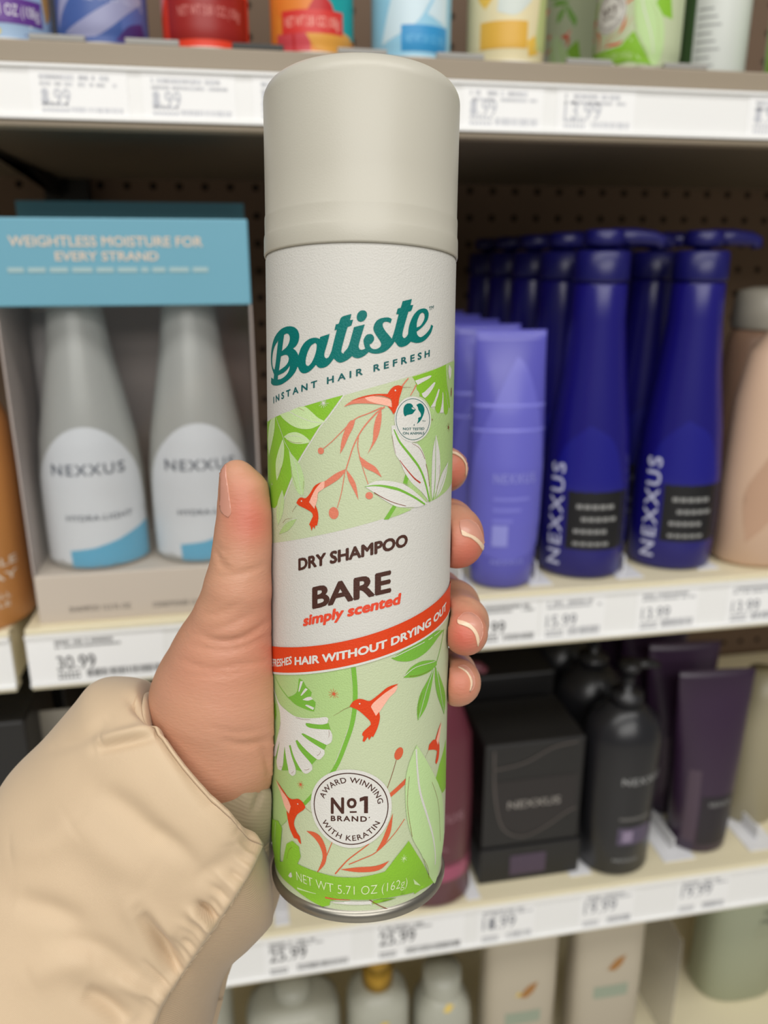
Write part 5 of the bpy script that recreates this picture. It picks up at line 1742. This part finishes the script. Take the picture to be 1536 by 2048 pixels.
def nail(name, plate, tip, zx, zy, k, label=None):
    mb = MB()
    for pts, m, off, g in ((plate, NAIL, .00022, 2.2), (tip, NAILW, .00032, 1.6)):
        if not pts: continue
        v, f = fill2d([chaikin([Vector((zx + x / k, zy + y / k)) for x, y in pts], 70)], g)
        top, keep = [], {}
        for i, q in enumerate(v):
            h = BV.ray_cast(EYE, ray(q.x, q.y).normalized())
            if h[0] is None or h[3] > .30: continue
            n = h[1] if h[1].dot(ray(q.x, q.y)) < 0 else -h[1]
            keep[i] = len(top)
            top.append((h[0] + n * off, h[0] - n * .0006))
        fs = [tuple(keep[i] for i in t) for t in f if all(i in keep for i in t)]
        ec = {}
        for t in fs:
            for a, b_ in zip(t, t[1:] + t[:1]): ec[tuple(sorted((a, b_)))] = ec.get(tuple(sorted((a, b_))), 0) + 1
        n0 = len(top)
        mb.add([p[0] for p in top] + [p[1] for p in top], fs + [(a, b_, b_ + n0, a + n0) for (a, b_), c in ec.items() if c == 1], m, True)
    o = mb.build('fingernail', person)
    return o


nail('thumb', ((815, 160), (825, 320), (822, 460), (822, 590), (850, 650), (905, 690), (935, 640), (925, 540), (905, 400), (885, 260), (880, 130), (850, 90)), None, 280, 900, 5.12)
nail('index', ((250, 150), (330, 172), (420, 240), (470, 335), (478, 420), (455, 500), (440, 515), (448, 430), (430, 345), (370, 265), (300, 218), (250, 200)), ((252, 175), (330, 200), (400, 262), (446, 345), (456, 430), (444, 520), (436, 520), (440, 430), (426, 345), (370, 268), (300, 222), (252, 203)), 870, 880, 7.31)
nail('middle', ((365, 1185), (480, 1165), (590, 1215), (660, 1330), (718, 1500), (736, 1640), (700, 1590), (620, 1500), (520, 1420), (400, 1390), (362, 1270)), ((380, 1322), (402, 1395), (520, 1432), (630, 1520), (700, 1630), (735, 1690), (738, 1620), (690, 1525), (600, 1430), (480, 1368), (400, 1325)), 870, 880, 7.31)
nail('ring', ((335, 640), (420, 560), (520, 553), (610, 600), (670, 680), (697, 780), (690, 880), (650, 980), (620, 1010), (600, 900), (560, 820), (480, 760), (380, 720)), ((330, 650), (340, 712), (430, 745), (520, 792), (580, 870), (606, 960), (622, 1045), (640, 985), (636, 900), (590, 800), (510, 720), (420, 680), (350, 662)), 870, 1150, 7.31)
nail('pinky', ((335, 1340), (420, 1320), (500, 1370), (560, 1470), (577, 1570), (560, 1650), (510, 1710), (540, 1600), (510, 1500), (450, 1420), (380, 1370)), ((340, 1350), (400, 1385), (455, 1430), (500, 1500), (520, 1590), (505, 1700), (530, 1640), (542, 1570), (520, 1490), (470, 1415), (400, 1365)), 870, 1150, 7.31)

# ---- sleeve
RINGS = [((292, 1388), (538, 1686), .229, .0255, 1.0), ((277, 1362), (553, 1738), .231, .0300, .9), ((230, 1356), (566, 1795), .233, .0330, .6), ((190, 1363), (561, 1834), .2345, .0345, .4), ((158, 1400), (520, 1880), .2355, .0355, .2),
         ((100, 1467), (484, 1913), .2360, .0365, .1), ((40, 1527), (455, 1968), .2355, .0370, 0), ((-5, 1592), (434, 2052), .2345, .0375, 0), ((-130, 1740), (390, 2210), .230, .0375, 0), ((-300, 1930), (300, 2400), .224, .037, 0), ((-520, 2190), (190, 2640), .212, .037, 0), ((-860, 2560), (60, 3020), .190, .037, 0)]


def cr(vals, n):
    vals = np.array(vals, float)
    m = len(vals)
    out = []
    for q in np.linspace(0, m - 1, n):
        i = min(int(q), m - 2)
        t = q - i
        p0, p1, p2, p3 = vals[max(i - 1, 0)], vals[i], vals[i + 1], vals[min(i + 2, m - 1)]
        out.append(.5 * (2 * p1 + (p2 - p0) * t + (2 * p0 - 5 * p1 + 4 * p2 - p3) * t * t + (3 * p1 - p0 - 3 * p2 + p3) * t ** 3))
    return np.array(out)


NA, NL = 300, 220
prm = cr([list(r[0]) + list(r[1]) + [r[2], r[3], r[4]] for r in RINGS], NL)
ang = np.linspace(0, 2 * np.pi, NA, endpoint=False)
SV = []
for k, q in enumerate(prm):
    Lp, Rp = P3(q[0], q[1], q[4]), P3(q[2], q[3], q[4])
    c, a = (Lp + Rp) / 2, (Rp - Lp) / 2
    tl = np.array([.0030, .0036, 0]) * q[6]
    for t in ang:
        ct, st = math.cos(t), math.sin(t)
        ct, st = math.copysign(abs(ct) ** .92, ct), math.copysign(abs(st) ** .92, st)
        SV.append(c + a * ct + (np.array([0, 0, -1]) * q[5] + tl) * st)
SV = np.array(SV)
SQ = np.array([(k * NA + i, k * NA + (i + 1) % NA, (k + 1) * NA + (i + 1) % NA, (k + 1) * NA + i) for k in range(NL - 1) for i in range(NA)])
SN = vnormals(SV, SQ)
if (SN[:, 2] * (SV[:, 2] - .234)).sum() < 0:
    SQ = SQ[:, ::-1]
    SN = -SN
SEAM = ((536, 1680), (529, 1696), (505, 1746), (476, 1794), (440, 1847), (404, 1899), (363, 1960), (331, 2008), (312, 2052), (270, 2130))
FOLD = [(((262, 1400), (290, 1425), (318, 1450)), -2.0, 14), (((200, 1480), (255, 1468), (312, 1455)), 1.2, 12), (((190, 1500), (250, 1484), (312, 1470)), -.9, 12),
        (((345, 1480), (368, 1508), (385, 1540)), -.8, 14), (((279, 1822), (310, 1870), (340, 1915), (365, 1950)), -2.6, 17), (((250, 1800), (300, 1846), (350, 1880)), 1.0, 26), (((400, 1812), (420, 1830), (440, 1846)), -2.0, 10), (((375, 1822), (405, 1836), (428, 1856)), 1.0, 12),
        (((165, 1985), (210, 2010), (260, 2048)), -1.8, 22), (((230, 1960), (290, 1985), (330, 2006)), .9, 16), (((200, 1580), (262, 1625), (330, 1690)), -.9, 26), (((300, 1660), (350, 1690), (400, 1740)), -.7, 22),
        (((30, 1800), (100, 1820), (170, 1850)), -1.0, 26), (((20, 1700), (90, 1690), (150, 1650)), .8, 34), (((60, 1960), (120, 1930), (190, 1920)), .8, 30), (((90, 1500), (160, 1480), (215, 1440)), -.5, 14), (((430, 1600), (455, 1640), (470, 1690)), .9, 26), (((380, 1760), (430, 1740), (480, 1700)), -.6, 22),
        (((150, 1640), (210, 1700), (300, 1760)), .8, 40), (((120, 1880), (200, 1900), (280, 1960)), -.9, 24)]
rnd = random.Random(11)
for k in range(16):
    q = k / 15
    sx, sy = 515 - 190 * q + rnd.uniform(-4, 4), 1728 + 290 * q
    ln = rnd.uniform(28, 62)
    FOLD.append((((sx - 3, sy - 2), (sx - ln * .5, sy - ln * .42), (sx - ln, sy - ln * rnd.uniform(.6, 1.0))), rnd.choice((-.42, -.3, .3, .4)), rnd.uniform(5, 9)))
for k in range(14):
    q = k / 13
    sx, sy = 300 + 205 * q, 1400 + 235 * q
    ln = rnd.uniform(20, 46)
    FOLD.append((((sx, sy), (sx - ln * .6, sy + ln * .35), (sx - ln, sy + ln * rnd.uniform(.3, .9))), rnd.choice((-.22, -.15, .15, .2)), rnd.uniform(5, 9)))
SV = crease(SV, SN, [(l, a * 1.7, w) for l, a, w in FOLD])
Q = pxs(SV)
seam_d, _ = pl_dist(Q, SEAM)
SL = np.array(SEAM, float)
sgn = np.interp(Q[:, 1], SL[:, 1], SL[:, 0])
rightside = Q[:, 0] > sgn
nearf = SN[:, 2] < .15
step = np.clip(np.where(rightside, seam_d, 0) / 8, 0, 1) * nearf * (Q[:, 1] > 1680)
SV = SV - SN * (.0016 * step + .0011 * np.exp(-(seam_d / 5) ** 2) * nearf - .0012 * np.exp(-((seam_d - 16) / 12) ** 2) * nearf * ~rightside)[:, None]
rel = SV - np.array(cc)
sax = rel @ np.array(uc)
rv = rel - sax[:, None] * np.array(uc)
rr_ = np.linalg.norm(rv, axis=1)
SV = SV + rv / rr_[:, None] * np.maximum(0, R0 + .0009 - rr_)[:, None] * (sax > -.02)[:, None]
SN = vnormals(SV, SQ)
# rolled lip at the opening
ring0 = SV[:NA]
cen0 = ring0.mean(0)
axis0 = (SV[NA * 12:NA * 13].mean(0) - cen0)
axis0 /= np.linalg.norm(axis0)
lips = []
rad0 = np.linalg.norm(ring0 - cen0, axis=1)[:, None]
for k in range(1, 9):
    a_ = math.radians(180 * min(k, 6) / 6)
    inn = .0022 * (1 - math.cos(a_)) + .0006 * max(0, k - 6)
    adv = -.0022 * math.sin(a_) + .005 * max(0, k - 6)
    lips.append(cen0 + (ring0 - cen0) * (1 - inn / rad0) + axis0 * adv)
n_main = len(SV)
SVa = np.concatenate([SV] + lips)
extra = []
prev = np.arange(NA)
for k in range(8):
    cur = n_main + k * NA + np.arange(NA)
    for i in range(NA):
        j = (i + 1) % NA
        extra.append((cur[i], cur[j], prev[j], prev[i]))
    prev = cur
extra = np.array(extra)
if (vnormals(SV, SQ[:1])[SQ[0]] @ SN[SQ[0][0]]).sum() < 0: extra = extra[:, ::-1]
band = (step[SQ].mean(1) > .5)


def fabric(name, rgb, wave, sc):
    m = mat(name, rgb, .55, spec=.35, var=.05, vscale=60)
    nt = m.node_tree
    b = nt.nodes['Principled BSDF']
    b.inputs['Sheen Weight'].default_value = .15
    tc = [n for n in nt.nodes if n.type == 'TEX_COORD'][0]
    mp = nt.nodes.new('ShaderNodeMapping')
    mp.inputs['Rotation'].default_value = (.4, .8, .6)
    nt.links.new(tc.outputs['Object'], mp.inputs['Vector'])
    w = nt.nodes.new('ShaderNodeTexWave')
    w.inputs['Scale'].default_value = sc
    w.inputs['Distortion'].default_value = 1.5
    w.inputs['Detail'].default_value = 2
    nt.links.new(mp.outputs[0], w.inputs['Vector'])
    bp = nt.nodes.new('ShaderNodeBump')
    bp.inputs['Strength'].default_value = wave
    bp.inputs['Distance'].default_value = .0003
    nt.links.new(w.outputs['Fac'], bp.inputs['Height'])
    nt.links.new(bp.outputs['Normal'], b.inputs['Normal'])
    return m


COAT = fabric('coat_fabric', (202, 178, 147), .10, 1300)
HEM = fabric('coat_hem', (180, 156, 127), .25, 700)
CUFF = fabric('cuff_knit', (156, 142, 116), .12, 300)
me = bpy.data.meshes.new('coat_sleeve')
allq = np.concatenate([SQ, extra])
me.from_pydata(c2w(SVa).tolist(), [], allq.tolist())
me.materials.append(COAT)
me.materials.append(HEM)
me.polygons.foreach_set('material_index', np.concatenate([band.astype(int), np.zeros(len(extra), int)]).tolist())
me.polygons.foreach_set('use_smooth', [True] * len(me.polygons))
sl_ = bpy.data.objects.new('coat_sleeve', me)
COL.objects.link(sl_)
sl_.parent = person
tag(sl_, 'beige padded coat sleeve')

CR = [((306, 1374), (592, 1572), .2365, .0222), ((296, 1390), (586, 1598), .2365, .0228), ((276, 1420), (566, 1650), .237, .0228), ((250, 1460), (520, 1715), .2375, .0228), ((215, 1510), (480, 1765), .238, .023)]
pr = cr([list(r[0]) + list(r[1]) + [r[2], r[3]] for r in CR], 40)
CV = []
NC = 160
for k, q in enumerate(pr):
    Lp, Rp = P3(q[0], q[1], q[4]), P3(q[2], q[3], q[4])
    c, a = (Lp + Rp) / 2, (Rp - Lp) / 2
    rl = 1 - .05 * max(0, 1 - k / 3) ** 2
    for i in range(NC):
        t = 2 * math.pi * i / NC
        CV.append(c + (a * math.cos(t) + np.array([0, 0, -q[5]]) * math.sin(t)) * rl)
CV = np.array(CV)
CQ = np.array([(k * NC + i, k * NC + (i + 1) % NC, (k + 1) * NC + (i + 1) % NC, (k + 1) * NC + i) for k in range(39) for i in range(NC)])
CN = vnormals(CV, CQ)
if (CN[:, 2] * (CV[:, 2] - .2365)).sum() < 0:
    CQ = CQ[:, ::-1]
    CN = -CN
CV = crease(CV, CN, [(((522, 1582), (516, 1600), (505, 1622)), -1.1, 5), (((470, 1560), (490, 1590), (500, 1630)), .6, 14)])
# keep the cuff off the can
crl = CV - np.array(cc)
cax = crl @ np.array(uc)
cv_ = crl - cax[:, None] * np.array(uc)
cr_ = np.linalg.norm(cv_, axis=1)
push = np.maximum(0, R0 + .0006 - cr_)
CV = CV + cv_ / cr_[:, None] * push[:, None]
me = bpy.data.meshes.new('inner_cuff')
me.from_pydata(c2w(CV).tolist(), [], CQ.tolist())
me.materials.append(CUFF)
me.polygons.foreach_set('use_smooth', [True] * len(me.polygons))
ic = bpy.data.objects.new('inner_cuff', me)
COL.objects.link(ic)
ic.parent = person
tag(ic, 'olive beige inner cuff')
